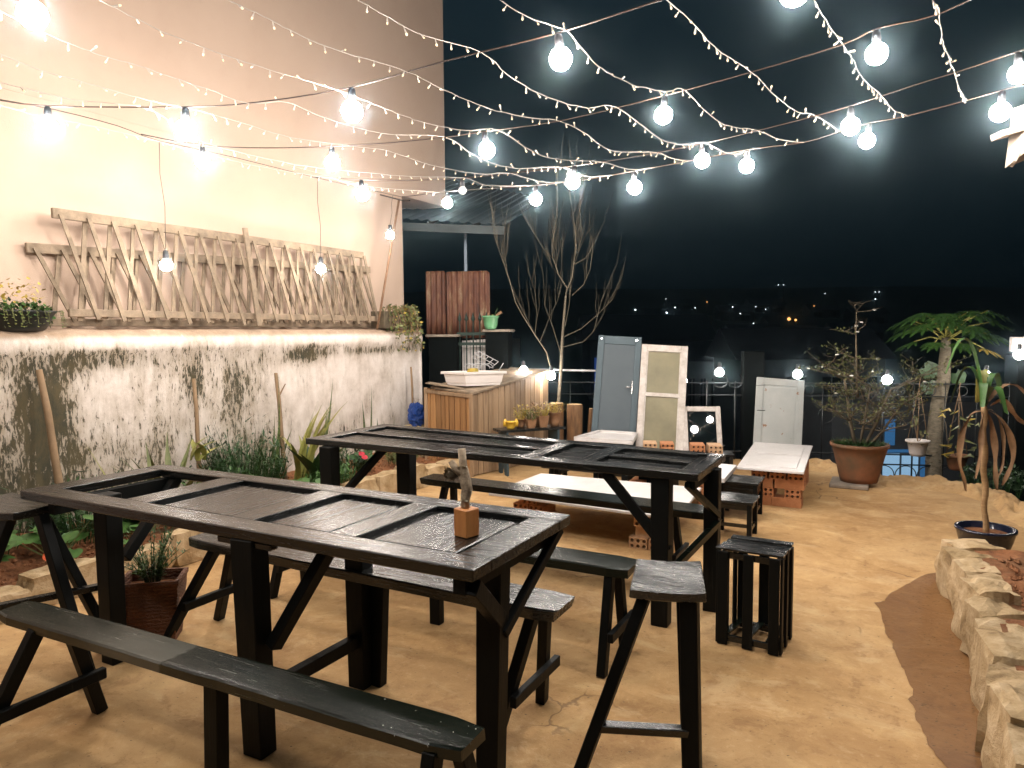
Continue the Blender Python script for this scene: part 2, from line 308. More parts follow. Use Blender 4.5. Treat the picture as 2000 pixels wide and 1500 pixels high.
def _patched_bench():
    m = M['green_black_x'].copy(); m.name = 'green_black_paint_with_dull_patch'; n, l = m.node_tree.nodes, m.node_tree.links; b = n['Principled BSDF']
    t = n.new('ShaderNodeTexCoord'); s = n.new('ShaderNodeSeparateXYZ'); l.new(t.outputs['Object'], s.inputs[0]); x = s.outputs['X']
    x = mth(n, l, 'ADD', x, mth(n, l, 'MULTIPLY', mth(n, l, 'SUBTRACT', nz(n, l, t.outputs['Object'], 5, 4), 0.5), 0.16))
    f = mth(n, l, 'MULTIPLY', step(n, l, x, -0.62, -0.25), mth(n, l, 'SUBTRACT', 1.0, step(n, l, x, -0.10, -0.07)))
    fl = mth(n, l, 'MULTIPLY', step(n, l, nz(n, l, t.outputs['Object'], 70, 2), 0.73, 0.75), step(n, l, x, 0.55, 0.85))
    old = b.inputs['Base Color'].links[0].from_socket
    c = mixc(n, l, mth(n, l, 'MULTIPLY', f, 0.55), old, (0.13, 0.13, 0.11)); l.new(mixc(n, l, fl, c, (0.6, 0.6, 0.55)), b.inputs['Base Color']); M['bench_patch'] = m
_patched_bench()

# ------------------------------------------------------------------ mesh helpers
class MB:
    def __init__(s): s.v = []; s.f = []
    def add(s, vs, fs):
        k = len(s.v); s.v += [Vector(p) for p in vs]; s.f += [tuple(i+k for i in f) for f in fs]; return s
    def box(s, lo, hi):
        x0, y0, z0 = lo; x1, y1, z1 = hi
        return s.add([(x0,y0,z0),(x1,y0,z0),(x1,y1,z0),(x0,y1,z0),(x0,y0,z1),(x1,y0,z1),(x1,y1,z1),(x0,y1,z1)],
                     [(0,3,2,1),(4,5,6,7),(0,1,5,4),(1,2,6,5),(2,3,7,6),(3,0,4,7)])
    def bar(s, a, b, w, h, up=(0, 0, 1), w2=None, h2=None):
        a = Vector(a); b = Vector(b); d = (b-a).normalized(); up = Vector(up)
        if abs(d.dot(up)) > 0.98: up = Vector((0, 1, 0))
        sd = d.cross(up).normalized(); u = sd.cross(d).normalized(); w2 = w2 or w; h2 = h2 or h
        vs = []
        for p, ww, hh in ((a, w, h), (b, w2, h2)):
            for i, j in ((-1, -1), (1, -1), (1, 1), (-1, 1)): vs.append(p + sd*(i*ww/2) + u*(j*hh/2))
        return s.add(vs, [(0,3,2,1)[::-1] if False else (0,1,2,3), (4,7,6,5), (0,4,5,1), (1,5,6,2), (2,6,7,3), (3,7,4,0)])
    def tube(s, pts, rad, n=8, cap=True):
        pts = [Vector(p) for p in pts]; k = len(pts)
        if not isinstance(rad, (list, tuple)): rad = [rad]*k
        ref = Vector((0, 0, 1)); vs = []; prev = None
        for i, p in enumerate(pts):
            d = (pts[min(i+1, k-1)] - pts[max(i-1, 0)])
            d = d.normalized() if d.length > 1e-9 else Vector((0, 0, 1))
            if prev is None:
                r = ref if abs(d.dot(ref)) < 0.9 else Vector((1, 0, 0)); x = d.cross(r).normalized()
            else:
                x = (prev - d*prev.dot(d)); x = x.normalized() if x.length > 1e-6 else d.orthogonal().normalized()
            prev = x; y = d.cross(x)
            for j in range(n):
                a = 2*PI*j/n; vs.append(p + x*math.cos(a)*rad[i] + y*math.sin(a)*rad[i])
        fs = [(i*n+j, i*n+(j+1) % n, (i+1)*n+(j+1) % n, (i+1)*n+j) for i in range(k-1) for j in range(n)]
        if cap: fs += [tuple(range(n))[::-1], tuple((k-1)*n+j for j in range(n))]
        return s.add(vs, fs)
    def lathe(s, prof, c=(0, 0, 0), n=24, cap0=True, cap1=False):
        c = Vector(c); vs = [c + Vector((r*math.cos(2*PI*j/n), r*math.sin(2*PI*j/n), z)) for r, z in prof for j in range(n)]
        k = len(prof); fs = [(i*n+j, i*n+(j+1) % n, (i+1)*n+(j+1) % n, (i+1)*n+j) for i in range(k-1) for j in range(n)]
        if cap0: fs.append(tuple(range(n))[::-1])
        if cap1: fs.append(tuple((k-1)*n+j for j in range(n)))
        return s.add(vs, fs)
    def strip(s, pts, widths, side, fold=0.25):
        # a leaf blade: centre line with two folded halves
        pts = [Vector(p) for p in pts]; side = Vector(side).normalized(); vs = []
        for i, p in enumerate(pts):
            d = (pts[min(i+1, len(pts)-1)]-pts[max(i-1, 0)]).normalized(); nrm = side.cross(d)
            w = widths[i]/2
            vs += [p - side*w + nrm*w*fold, p, p + side*w + nrm*w*fold]
        fs = []
        for i in range(len(pts)-1):
            a = i*3; fs += [(a, a+1, a+4, a+3), (a+1, a+2, a+5, a+4)]
        return s.add(vs, fs)
    def leaf(s, c, d, size, up=(0, 0, 1), aspect=0.5):
        c = Vector(c); d = Vector(d).normalized(); sd = d.cross(Vector(up))
        sd = sd.normalized() if sd.length > 1e-3 else d.orthogonal().normalized()
        w = size*aspect/2
        return s.add([c, c+d*size*0.45-sd*w, c+d*size, c+d*size*0.45+sd*w], [(0, 1, 2, 3)])
    def prism(s, poly, z0, z1):
        k = len(poly); vs = [(x, y, z0) for x, y in poly]+[(x, y, z1) for x, y in poly]
        return s.add(vs, [tuple(range(k))[::-1], tuple(range(k, 2*k))]+[(i, (i+1) % k, k+(i+1) % k, k+i) for i in range(k)])
    def xf(s, fn): s.v = [Vector(fn(p)) for p in s.v]; return s

def root_of(o):
    while o.parent: o = o.parent
    return o
def build(name, mb, mat, parent=None, smooth=False, bevel=0.0, kind=None, label=None):
    off = root_of(parent).location.copy() if parent else Vector((0, 0, 0))
    me = bpy.data.meshes.new(name)
    me.from_pydata([p-off for p in mb.v], [], mb.f); me.materials.append(mat)
    if smooth: me.polygons.foreach_set('use_smooth', [True]*len(me.polygons))
    me.update()
    o = bpy.data.objects.new(name, me); COL.objects.link(o)
    if parent: o.parent = parent
    if bevel:
        md = o.modifiers.new('bevel', 'BEVEL'); md.width = bevel; md.segments = 1; md.limit_method = 'ANGLE'
    if kind: o['kind'] = kind
    if label: o['label'] = label
    return o
def thing(name, label, cat, loc=(0, 0, 0), group=None):
    o = bpy.data.objects.new(name, None); COL.objects.link(o); o.location = loc; o.empty_display_size = 0.05
    o['label'] = label; o['category'] = cat
    if group: o['group'] = group
    return o
def solo(name, mb, mat, label, cat, group=None, smooth=False, bevel=0.0):
    lo = Vector((min(p.x for p in mb.v)+max(p.x for p in mb.v), min(p.y for p in mb.v)+max(p.y for p in mb.v), 0))/2
    lo.z = min(p.z for p in mb.v)
    mb.v = [p-lo for p in mb.v]
    o = build(name, mb, mat, None, smooth, bevel); o.location = lo
    o['label'] = label; o['category'] = cat
    if group: o['group'] = group
    return o
def structure(name, mb, mat, smooth=False, kind='structure'):
    o = build(name, mb, mat, None, smooth); o['kind'] = kind; return o
def dup(root, loc, label):
    r = root.copy(); COL.objects.link(r); r.location = loc; r['label'] = label
    for ch in root.children:
        c = ch.copy(); COL.objects.link(c); c.parent = r
        for g in ch.children:
            d = g.copy(); COL.objects.link(d); d.parent = c
    return r
class Frame:
    # a leaning board: origin bottom-left, x along the bottom, y up the board, z towards the patio
    def __init__(s, bl, br, tl):
        s.o = Vector(bl); s.x = (Vector(br)-s.o).normalized(); t = Vector(tl)-s.o
        s.W = (Vector(br)-s.o).length; s.y = (t - s.x*t.dot(s.x)).normalized(); s.H = t.dot(s.y); s.z = s.x.cross(s.y)
    def box(s, mb, x0, x1, y0, y1, z0, z1):
        k = MB().box((x0, y0, z0), (x1, y1, z1)); mb.add([s.o+s.x*p.x+s.y*p.y+s.z*p.z for p in k.v], k.f); return mb
    def pt(s, x, y, z): return s.o+s.x*x+s.y*y+s.z*z
def rnd(a, b): return random.uniform(a, b)
# ================================================================== THE SETTING
def patio():
    edge = [(-6.3, -2), (3.0, -2), (3.0, 6.6), (1.6, 6.9), (1.12, 7.3), (1.02, 7.6), (0.93, 8.15), (0.72, 8.42), (0.50, 8.60), (0.2, 8.62), (-0.13, 8.58), (-0.25, 8.83), (-0.55, 9.0),
            (-1.2, 9.25), (-4.6, 8.4), (-6.3, 8.0)]
    structure('concrete_floor', MB().prism(edge, -0.9, 0.0), M['floor'])
    # the damp patch: an irregular film 4 mm above the slab
    pts = [(0.34, 5.45), (0.2, 5.30), (0.09, 5.02), (-0.005, 4.80), (-0.025, 4.66), (-0.075, 4.60), (-0.045, 4.42), (-0.03, 4.28), (-0.01, 4.12), (0.02, 4.0), (0.035, 3.86), (0.07, 3.74),
           (0.095, 3.55), (0.085, 3.44), (0.11, 3.32), (0.125, 3.18), (0.17, 3.02), (0.22, 2.9), (0.30, 2.72), (0.4, 2.4), (0.5, 2.0)]
    fine = []
    for a, b in zip(pts, pts[1:]):
        for t in (0, .2, .4, .6, .8):
            x, y = a[0]+(b[0]-a[0])*t, a[1]+(b[1]-a[1])*t
            fine.append((x+0.018*noise.noise(Vector((x*9, y*9, 0)))+0.007*noise.noise(Vector((x*45, y*45, 2)))+rnd(-.003, .003), y))
    fine += [(0.75, 2.0), (0.75, 5.45)]
    mb = MB(); k = len(fine); mb.add([(x, y, 0.004) for x, y in fine], [tuple(range(k))[::-1]])
    o = structure('wet_ground_patch', mb, M['wet'])
    # worn concrete lip where the slab ends
    mb = MB(); path = [(1.25, 7.0), (1.02, 7.5), (0.90, 8.08), (0.62, 8.42), (0.2, 8.5), (-0.10, 8.47), (-0.28, 8.72), (-0.62, 8.92), (-1.3, 9.15)]
    full = []
    for a, b in zip(path, path[1:]):
        for i in range(14): full.append((a[0]+(b[0]-a[0])*i/14+rnd(-.006, .006), a[1]+(b[1]-a[1])*i/14+rnd(-.006, .006)))
    vs = []; n = 13
    for i, (x, y) in enumerate(full):
        d = Vector((x-0.2, y-6.2, 0)).normalized()
        for j in range(n):
            t = j/(n-1); off = (t-0.6)*0.62
            h = 0.07*math.sin(PI*min(1, t*1.05))**1.2*(0.8+1.3*noise.noise(Vector((x*5, y*5, j*.8)))+.5*noise.noise(Vector((x*19, y*19, j*2.)))) if 0 < j else -0.005
            vs.append((x+d.x*off, y+d.y*off, max(-0.005, h) if j < n-1 else -0.4))
    fs = [(i*n+j, i*n+j+1, (i+1)*n+j+1, (i+1)*n+j) for i in range(len(full)-1) for j in range(n-1)]
    structure('concrete_lip', MB().add(vs, fs), M['floor'], True)
patio()
VD = Vector((-0.4741, 0.8805, 0)); VR = Vector((0.8805, 0.4741, 0))   # directions away from the patio, down into the valley
def hill_z(d):
    tab = [(0, -0.95), (9, -1.0), (12, -4.5), (30, -4.2), (60, -2.4), (120, 0.6), (200, 8.2), (280, 17.5), (400, 19), (900, 24)]
    for (a, za), (b, zb) in zip(tab, tab[1:]):
        if a <= d <= b: return za+(zb-za)*(d-a)/(b-a)
    return tab[-1][1]
def terrain():
    ds = [-30, 0, 9, 12, 16, 22, 30, 45, 60, 85, 120, 160, 200, 240, 280, 400, 900]; ls = [x*12 for x in range(-40, 41)]
    vs = []
    for d in ds:
        for s in ls:
            p = VD*d+VR*s*(1 if d < 100 else 1.6)
            vs.append((p.x, p.y, (hill_z(d) if d > 0 else -0.95)+(0.5*noise.noise(Vector((s*0.03, d*0.02, 0)))*min(1, max(0, d-20)/40)*(1+d/120))))
    n = len(ls)
    fs = [(i*n+j, i*n+j+1, (i+1)*n+j+1, (i+1)*n+j) for i in range(len(ds)-1) for j in range(n-1)]
    structure('hillside', MB().add(vs, fs), simple('dark_hillside', (0.03, 0.04, 0.025), (0.015, 0.02, 0.012), 0.3, 1.0, 0), True)
terrain()

def house():
    # neighbour's tall plastered house: lower storey stops short, upper storey runs on
    t = thing('neighbour_house', 'tall beige plastered house wall rising behind the wooden lattices', 'house', (-5.75, 7.7, 0))
    build('wall', MB().box((-11, -3, -0.9), (-5.75, 7.69, 3.385)), M['plaster'], t)
    build('upper_wall', MB().box((-11, -3, 3.387), (-5.752, 8.72, 10.5)), M['plaster'], t)
    return t
house()
def retaining_wall():
    t = thing('retaining_wall', 'old whitewashed retaining wall blotched with green and brown mould', 'wall', (-5.4, 0, 0))
    n = 110; vs = []; fs = []
    prof = [(-5.405, 0.0), (-5.40, 0.4), (-5.40, 0.8), (-5.402, 1.2), (-5.40, 1.44), (-5.385, 1.47), (-5.385, 1.54), (-5.41, 1.60), (-5.47, 1.635), (-5.6, 1.65), (-5.749, 1.65)]
    for i in range(n+1):
        y = -2+9.58*i/n
        for j, (x, z) in enumerate(prof):
            w = 0.006*noise.noise(Vector((y*5, z*6, 1)))+0.004*noise.noise(Vector((y*17, z*15, 3)))
            edge = 0.014*noise.noise(Vector((y*3.1, 7, 2))) if 4 <= j <= 8 else 0
            vs.append((x+(w if j < 10 else 0), y, z+edge+(w if j > 5 else 0)))
    m = len(prof)
    fs = [(i*m+j, (i+1)*m+j, (i+1)*m+j+1, i*m+j+1) for i in range(n) for j in range(m-1)]
    fs.append(tuple(n*m+j for j in range(m)))
    build('wall', MB().add(vs, fs), M['mould'], t, True)
retaining_wall()

def lattice(y0, y1, xb, xt, zb, zt0, zt1, label, step_, dA, dB, ext0=0.0, post=None, feet=True):
    t = thing('wooden_lattice', label, 'lattice', ((xb, (y0+y1)/2, 1.66)), 'grey wooden lattices leaning on the house wall')
    def P(y, k):
        zt = zt0+(zt1-zt0)*(y-y0)/(y1-y0); return Vector((xb+(xt-xb)*k, y, zb+(zt-zb)*k))
    build('rail', MB().bar(P(y0-ext0, 1)-Vector((0, 0, .03)), P(y1, 1)-Vector((0, 0, .03)), 0.03, 0.075), M['grey_lattice'], t, bevel=.004)
    build('rail', MB().bar(P(y0+.05, 0), P(y1+.18, 0), 0.03, 0.06), M['grey_lattice'], t, bevel=.004)
    y = y0+0.03; i = 0
    while y < y1-0.02:
        j = rnd(-.012, .012)
        for dd, off in ((dA, -0.021), (dB, 0.021)):
            a = P(y+0.02, 0.955)+Vector((-off, 0, 0)); b = P(min(y+dd, y1+.16), 0.02 if not feet else rnd(-.10, -.03))+Vector((-off, 0, j))
            if y+dd < y0-.05: 
                y_ = y0; continue
            build('slat', MB().bar(a, b, 0.012, rnd(.030, .038), (1, 0, 0)) if False else MB().bar(a, b, rnd(.030, .038), 0.012, (1, 0, 0)), M['grey_lattice'], t)
        y += step_*rnd(.94, 1.06); i += 1
    if post:
        build('post', MB().bar(P(post, 1.09)+Vector((.045, 0, 0)), P(post+0.07, -.12)+Vector((.045, 0, 0)), 0.055, 0.022, (1, 0, 0)), M['grey_lattice'], t, bevel=.003)
lattice(3.14, 6.66, -5.50, -5.56, 1.77, 2.54, 2.54, 'taller front lattice with a centre post, standing on the wall ledge', 0.205, 0.235, -0.10, post=4.9)
lattice(3.02, 6.95, -5.63, -5.70, 1.70, 2.28, 2.40, 'lower rear lattice half hidden behind the taller one', 0.215, 0.25, -0.09, feet=False)

# leaning pole that carries the wires, with a cross piece
def wire_pole():
    t = thing('wire_pole', 'thin rusty pole leaning at the wall end carrying the light wires', 'pole', (-5.42, 6.7, 1.64))
    build('shaft', MB().tube([(-5.42, 6.72, 1.64), (-5.38, 7.14, 3.22)], 0.013, 8), simple('rusty_pole', (0.28, 0.16, 0.09), (0.15, 0.08, 0.04), 20, 0.8, 0.3), t, True)
    build('cross_piece', MB().tube([(-5.44, 6.85, 3.23), (-5.34, 7.15, 3.20), (-5.30, 7.25, 3.21)], 0.009, 6), M['wire'], t, True)
wire_pole()

# awning of the next yard
def awning():
    t = thing('sheet_awning', 'dark corrugated sheet awning on a thin steel post beyond the wall end', 'awning', (-5.1, 8.3, 0))
    n = 44; vs = []
    a, b = Vector((-6.6, 7.75, 3.20)), Vector((-4.66, 8.45, 3.02)); c, d = Vector((-7.2, 11.0, 4.35)), Vector((-5.6, 11.6, 3.95))
    for i in range(n+1):
        t_ = i/n; w = 0.018*math.sin(i*PI/1.5)
        vs += [a.lerp(b, t_)+Vector((0, 0, w)), c.lerp(d, t_)+Vector((0, 0, w))]
    mb = MB().add(vs, [(2*i, 2*i+1, 2*i+3, 2*i+2) for i in range(n)])
    o = build('roof_sheet', mb, simple('dull_steel_sheet', (0.045, 0.062, 0.072), (0.025, 0.04, 0.047), 3, 0.5, 0.2), t, True)
    md = o.modifiers.new('thickness', 'SOLIDIFY'); md.thickness = 0.004
    build('fascia', MB().bar((-6.5, 7.74, 3.07), (-4.63, 8.42, 2.94), 0.02, 0.11), simple('grey_fascia', (0.05, 0.066, 0.07), None, 3, 0.7, 0), t)
    build('post', MB().tube([(-5.55, 8.92, -0.95), (-5.55, 8.92, 3.22)], 0.024, 10), simple('galvanised_post', (0.42, 0.50, 0.60), None, 5, 0.4, 0), t, True)
    for k in range(3): build('rafter', MB().bar(a.lerp(b, .2+.3*k)+Vector((0, 0, -.045)), c.lerp(d, .2+.3*k)+Vector((0, 0, -.045)), 0.03, 0.05), M['dark_wall'], t)
awning()
def porch():
    t = thing('porch_roof', 'pale corner of a porch roof jutting in at the right edge', 'roof', (1.4, 5.6, 0))
    mat = simple('cream_board', (0.55, 0.47, 0.38), (0.4, 0.33, 0.26), 4, 0.7, 0.2)
    build('soffit', MB().add([(0.58, 5.46, 2.95), (0.56, 5.50, 2.60), (2.6, 6.6, 3.6), (2.6, 6.6, 3.5), (1.0, 5.3, 2.95), (2.8, 6.0, 3.7)], [(0, 1, 3, 2), (0, 4, 5, 2), (1, 0, 4), (1, 4, 5, 3)]), mat, t)
    build('bargeboard', MB().bar((0.60, 5.5, 2.62), (0.86, 5.62, 3.2), 0.02, 0.10, (0, 1, 0)), mat, t, bevel=.003)
    build('gutter_end', MB().bar((0.50, 5.44, 2.79), (0.64, 5.50, 2.83), 0.12, 0.04), mat, t, bevel=.003)
    build('column', MB().box((1.9, 5.9, 0), (2.05, 6.05, 3.2)), mat, t)
porch()

# ------------------------------------------------------------------ the fence at the drop
FU = Vector((0.951, 0.309, 0)); FN = Vector((0.309, -0.951, 0)); F0 = Vector((-4.42, 8.21, 0))
def F(s, n=0.0, z=0.0): return F0+FU*s+FN*n+Vector((0, 0, z))
def ring(mb, c, r, tr=0.006, n=18, arc=(0, 2*PI), ax=FU):
    pts = [Vector(c)+ax*r*math.cos(arc[0]+(arc[1]-arc[0])*i/n)+Vector((0, 0, r*math.sin(arc[0]+(arc[1]-arc[0])*i/n))) for i in range(n+1)]
    return mb.tube(pts, tr, 5, cap=False)
def iron_fence():
    t = thing('iron_fence', 'black wrought iron fence with scrolls and rings along the drop', 'fence', tuple(F(3, 0, -0.3)))
    for z, r in ((0.95, .009), (0.80, .007), (0.10, .009), (-0.02, .009), (-0.28, .009)):
        build('rail', MB().tube([F(0.3, 0, z), F(5.95, 0, z)], r, 6), M['black_iron'] if z < .5 else simple('shiny_iron_rail', (0.05, 0.055, 0.06), None, 9, 0.35, 0, (1, 1, 1), 0.6), t, True)
    build('top_rail', MB().tube([F(0.0, 0.03, 1.12), F(1.62, 0.03, 1.09)], 0.014, 8), M['silver_rail'], t, True)
    s = 0.42
    while s < 5.9:
        build('baluster', MB().tube([F(s, 0, -0.3), F(s, 0, 0.98)], 0.006 if int(s*10) % 4 else .011, 6), M['black_iron'], t, True)
        s += 0.34
    for s in [3.55+0.245*i for i in range(10)]:
        mb = MB(); ring(mb, F(s, 0, -0.15), 0.118); build('ring', mb, M['black_iron'], t, True)
    for s in [3.6+0.34*i for i in range(7)]:
        for mb in (ring(MB(), F(s+.06, 0, 0.87), 0.055, .006, 12, (-PI/2, PI*1.1)), ring(MB(), F(s-.08, 0, 0.56), .09, .006, 14, (-PI/2, PI))): build('scroll', mb, M['black_iron'], t, True)
    for s in (2.62, 2.80):
        mb = MB(); ring(mb, F(s, 0.02, 0.98), 0.085, .009, 14, (PI, 2.3*PI)); build('scroll', mb, M['black_iron'], t, True)
iron_fence()
def brick_pillar(name, s0, s1, z0, z1, label, cap=True, d=0.3):
    t = thing(name, label, 'gate pillar', tuple(F((s0+s1)/2, 0, 0)), 'black painted pillars of the fence')
    q = [F(s0, d/2), F(s1, d/2), F(s1, -d/2), F(s0, -d/2)]
    build('shaft', MB().prism([(p.x, p.y) for p in q], z0, z1), M['black_wall'], t, bevel=.008)
    if cap:
        q = [F(s0-.03, d/2+.03), F(s1+.03, d/2+.03), F(s1+.03, -d/2-.03), F(s0-.03, -d/2-.03)]
        build('cap', MB().prism([(p.x, p.y) for p in q], z1+.002, z1+.035), M['concrete_cap'], t, bevel=.006)
    return t
brick_pillar('gate_pillar', -1.08, -0.70, -.3, 1.54, 'black pillar with flat concrete cap at the end of the mouldy wall')
brick_pillar('gate_pillar', -0.32, -0.02, -.3, 1.60, 'black pillar with the green flower pot on its cap')
brick_pillar('gate_pillar', 2.88, 3.12, -.3, 1.34, 'slim black pillar between the mirror and the grey door', cap=False, d=.24)
tp = brick_pillar('gate_pillar', 5.86, 6.5, -.9, 1.30, 'broad black pillar at the right edge below a bulb', cap=False, d=.3)

def green_gate():
    t = thing('spiked_gate', 'low dark green iron gate with spear tips between two pillars', 'gate', tuple(F(-.5, 0, 0)))
    for z in (1.45, 1.58, 0.3): build('rail', MB().bar(F(-.72, .05, z), F(-.3, .05, z), .012, .04), M['green_iron'], t)
    for i in range(5):
        s = -.68+.09*i
        build('spear', MB().tube([F(s, .05, .1), F(s, .05, 1.72), F(s, .05, 1.74), F(s, .05, 1.77), F(s, .05, 1.86)], [.009, .009, .009, .028, .002], 8), M['green_iron'], t, True)
green_gate()
def white_planks():
    t = thing('white_plank_screen', 'pale upright planks seen behind the green gate bars', 'screen', tuple(F(-.5, -.35, 0)))
    for i in range(7):
        a = -.84+.085*i
        build('plank', MB().bar(F(a+.035, -.16, 0.9), F(a+.035, -.16, 1.50+rnd(-.01, .01)), .078, .015, FN), M['plastic_white'], t, bevel=.003)
white_planks()
def rusty_sheets():
    for lab, s0, s1, z1, ph in (('narrow rust red corrugated sheet left of the wider one', -1.34, -1.05, 2.46, 0), ('wide rust red corrugated sheet with pale streaks above the green gate', -1.04, -0.42, 2.45, 1)):
        n = int((s1-s0)/0.012); vs = []
        for i in range(n+1):
            s = s0+(s1-s0)*i/n; w = 0.018*math.sin(i*2*PI/6.5)
            e = min(i, n-i)/n; r = 0.03*max(0, 1-e*14)**2
            for z in (1.52, 1.8, 2.1, z1-.06, z1-r): vs.append(F(s, -.62+w, z))
        mb = MB().add(vs, [(i*5+j, (i+1)*5+j, (i+1)*5+j+1, i*5+j+1) for i in range(n) for j in range(4)])
        o = solo('rusty_roofing_sheet', mb, M['rust'], lab, 'metal sheet', 'rusty sheets behind the gate', True)
        md = o.modifiers.new('thickness', 'SOLIDIFY'); md.thickness = 0.004
rusty_sheets()
def dark_board():
    # what the sheets stand on, unlit
    t = thing('backing_fence', 'dark board fence that the rusty sheets rest on', 'fence', tuple(F(-.7, -.72, 0)))
    build('board', MB().bar(F(-.66, -.72, -.3), F(-.66, -.72, 1.51), 1.3, .03, FN), M['black_wall'], t)
    build('ledge', MB().bar(F(-1.3, -.62, 1.505), F(-.2, -.62, 1.505), .08, .02), M['black_wall'], t)
dark_board()

# ------------------------------------------------------------------ planting beds
def stone_mesh(c, sx, sy, sz, seed, rot=0.0):
    bm = bmesh.new(); bmesh.ops.create_cube(bm, size=1.0); bmesh.ops.subdivide_edges(bm, edges=bm.edges[:], cuts=5, use_grid_fill=True)
    mb = MB(); R = Matrix.Rotation(rot, 3, 'Z')
    vs = []
    for v in bm.verts:
        p = v.co.copy(); s = Vector((seed*3.1, seed*1.7, seed))
        q = p.normalized()*0.62; p = p.lerp(q, 0.22)
        p *= 1+0.22*noise.noise(p*1.6+s)+0.07*noise.noise(p*5+s)+0.035*noise.noise(p*12+s)
        p = Vector((p.x*sx*(1-0.14*p.z), p.y*sy*(1-0.08*p.z), p.z*sz*(1+.25*noise.noise(s)))); vs.append(R @ p + Vector(c))
    bm.verts.ensure_lookup_table(); bm.verts.index_update()
    mb.add(vs, [tuple(v.index for v in f.verts) for f in bm.faces]); bm.free(); return mb
def grid_bed(name, x0, x1, y0, y1, zf, nx, ny, mat):
    vs = []
    for i in range(ny+1):
        for j in range(nx+1):
            x = x0+(x1-x0)*j/nx; y = y0+(y1-y0)*i/ny
            vs.append((x, y, zf(x, y)+.03*noise.noise(Vector((x*4, y*4, 0)))+.02*noise.noise(Vector((x*14, y*14, 5)))+.012*noise.noise(Vector((x*35, y*35, 9)))))
    n = nx+1
    return structure(name, MB().add(vs, [(i*n+j, i*n+j+1, (i+1)*n+j+1, (i+1)*n+j) for i in range(ny) for j in range(nx)]), mat, True)
grid_bed('garden_soil', -5.42, -4.46, -1.0, 7.3, lambda x, y: 0.10+0.10*(-4.46-x)/0.9, 22, 170, M['soil'])
grid_bed('right_garden_soil', 0.44, 2.6, 0.5, 5.1, lambda x, y: 0.26+0.03*(x-.44), 40, 90, M['soil'])
def borders():
    t = thing('stone_border', 'row of rough sandstone blocks edging the left planting bed', 'stone border', (-4.45, 3, 0), 'stone edgings of the beds')
    y = 1.2; i = 0
    while y < 6.95:
        L = rnd(.26, .46); x = -4.42+0.05*math.sin(y*2.1)+(0.0 if y < 4 else .04)
        h = rnd(.17, .25); build('stone', stone_mesh((x, y+L/2, h/2-.01), rnd(.17, .25), L*.97, h, i+1, rnd(-.12, .12)), M['stone'], t); y += L*.99; i += 1
    t = thing('stone_border', 'row of upright pale sandstone blocks edging the right planting bed', 'stone border', (0.42, 4, 0), 'stone edgings of the beds')
    spec = [(0.43, 5.18, .30, .24, .29), (0.40, 4.96, .24, .22, .30), (0.42, 4.72, .20, .22, .29), (0.44, 4.50, .18, .20, .28), (0.44, 4.26, .22, .26, .31), (0.43, 4.02, .20, .22, .29), (0.44, 3.80, .20, .20, .28),
            (0.46, 3.52, .24, .30, .31), (0.45, 3.22, .22, .28, .30), (0.44, 2.95, .20, .24, .31), (0.45, 2.68, .22, .26, .30), (0.47, 2.40, .22, .26, .31), (0.47, 2.1, .22, .28, .3), (0.80, 4.98, .34, .24, .24), (1.15, 5.02, .3, .24, .24), (1.55, 5.16, .3, .24, .3)]
    for i, (x, y, sx, sy, h) in enumerate(spec): build('stone', stone_mesh((x, y, h/2-.01), sx, sy*1.05, h, i+40, rnd(-.35, .35)), M['stone'], t)
borders()
def pebbles():
    for nm, x0, x1, y0, y1, z, n in (('soil_clods', -5.2, -4.5, 1.2, 7, .16, 900), ('right_soil_clods', .55, 1.3, 2.0, 4.9, .285, 500)):
        mb = MB()
        for _ in range(n):
            x, y, r = rnd(x0, x1), rnd(y0, y1), rnd(.006, .022)
            zz = z+(0.07*(-4.46-x)/.9 if x < 0 else 0)
            v = [Vector(p)*r*rnd(.7, 1.3)+Vector((x, y, zz)) for p in ((1, 0, 0), (0, 1, 0), (-1, 0, 0), (0, -1, 0), (0, 0, .8), (0, 0, -.8))]
            mb.add(v, [(0, 1, 4), (1, 2, 4), (2, 3, 4), (3, 0, 4), (1, 0, 5), (2, 1, 5), (3, 2, 5), (0, 3, 5)])
        structure(nm, mb, M['soil'], kind='stuff')
    mb = MB()
    for _ in range(1500):   # grit and leaf bits on the slab
        x, y, r = rnd(-4.2, .3), rnd(1.2, 8.2), rnd(.0015, .006)
        if _ > 1000: x, y = (rnd(.12, .34), rnd(2.2, 5.3)) if _ % 2 else (rnd(-4.3, -4.0), rnd(1.5, 6.8))
        mb.add([(x-r, y, .0045), (x, y-r*.5, .0045), (x+r*1.4, y, .007), (x, y+r*.6, .0045)], [(0, 1, 2, 3)])
    structure('floor_grit', mb, M['bark_brown'], kind='stuff')
pebbles()
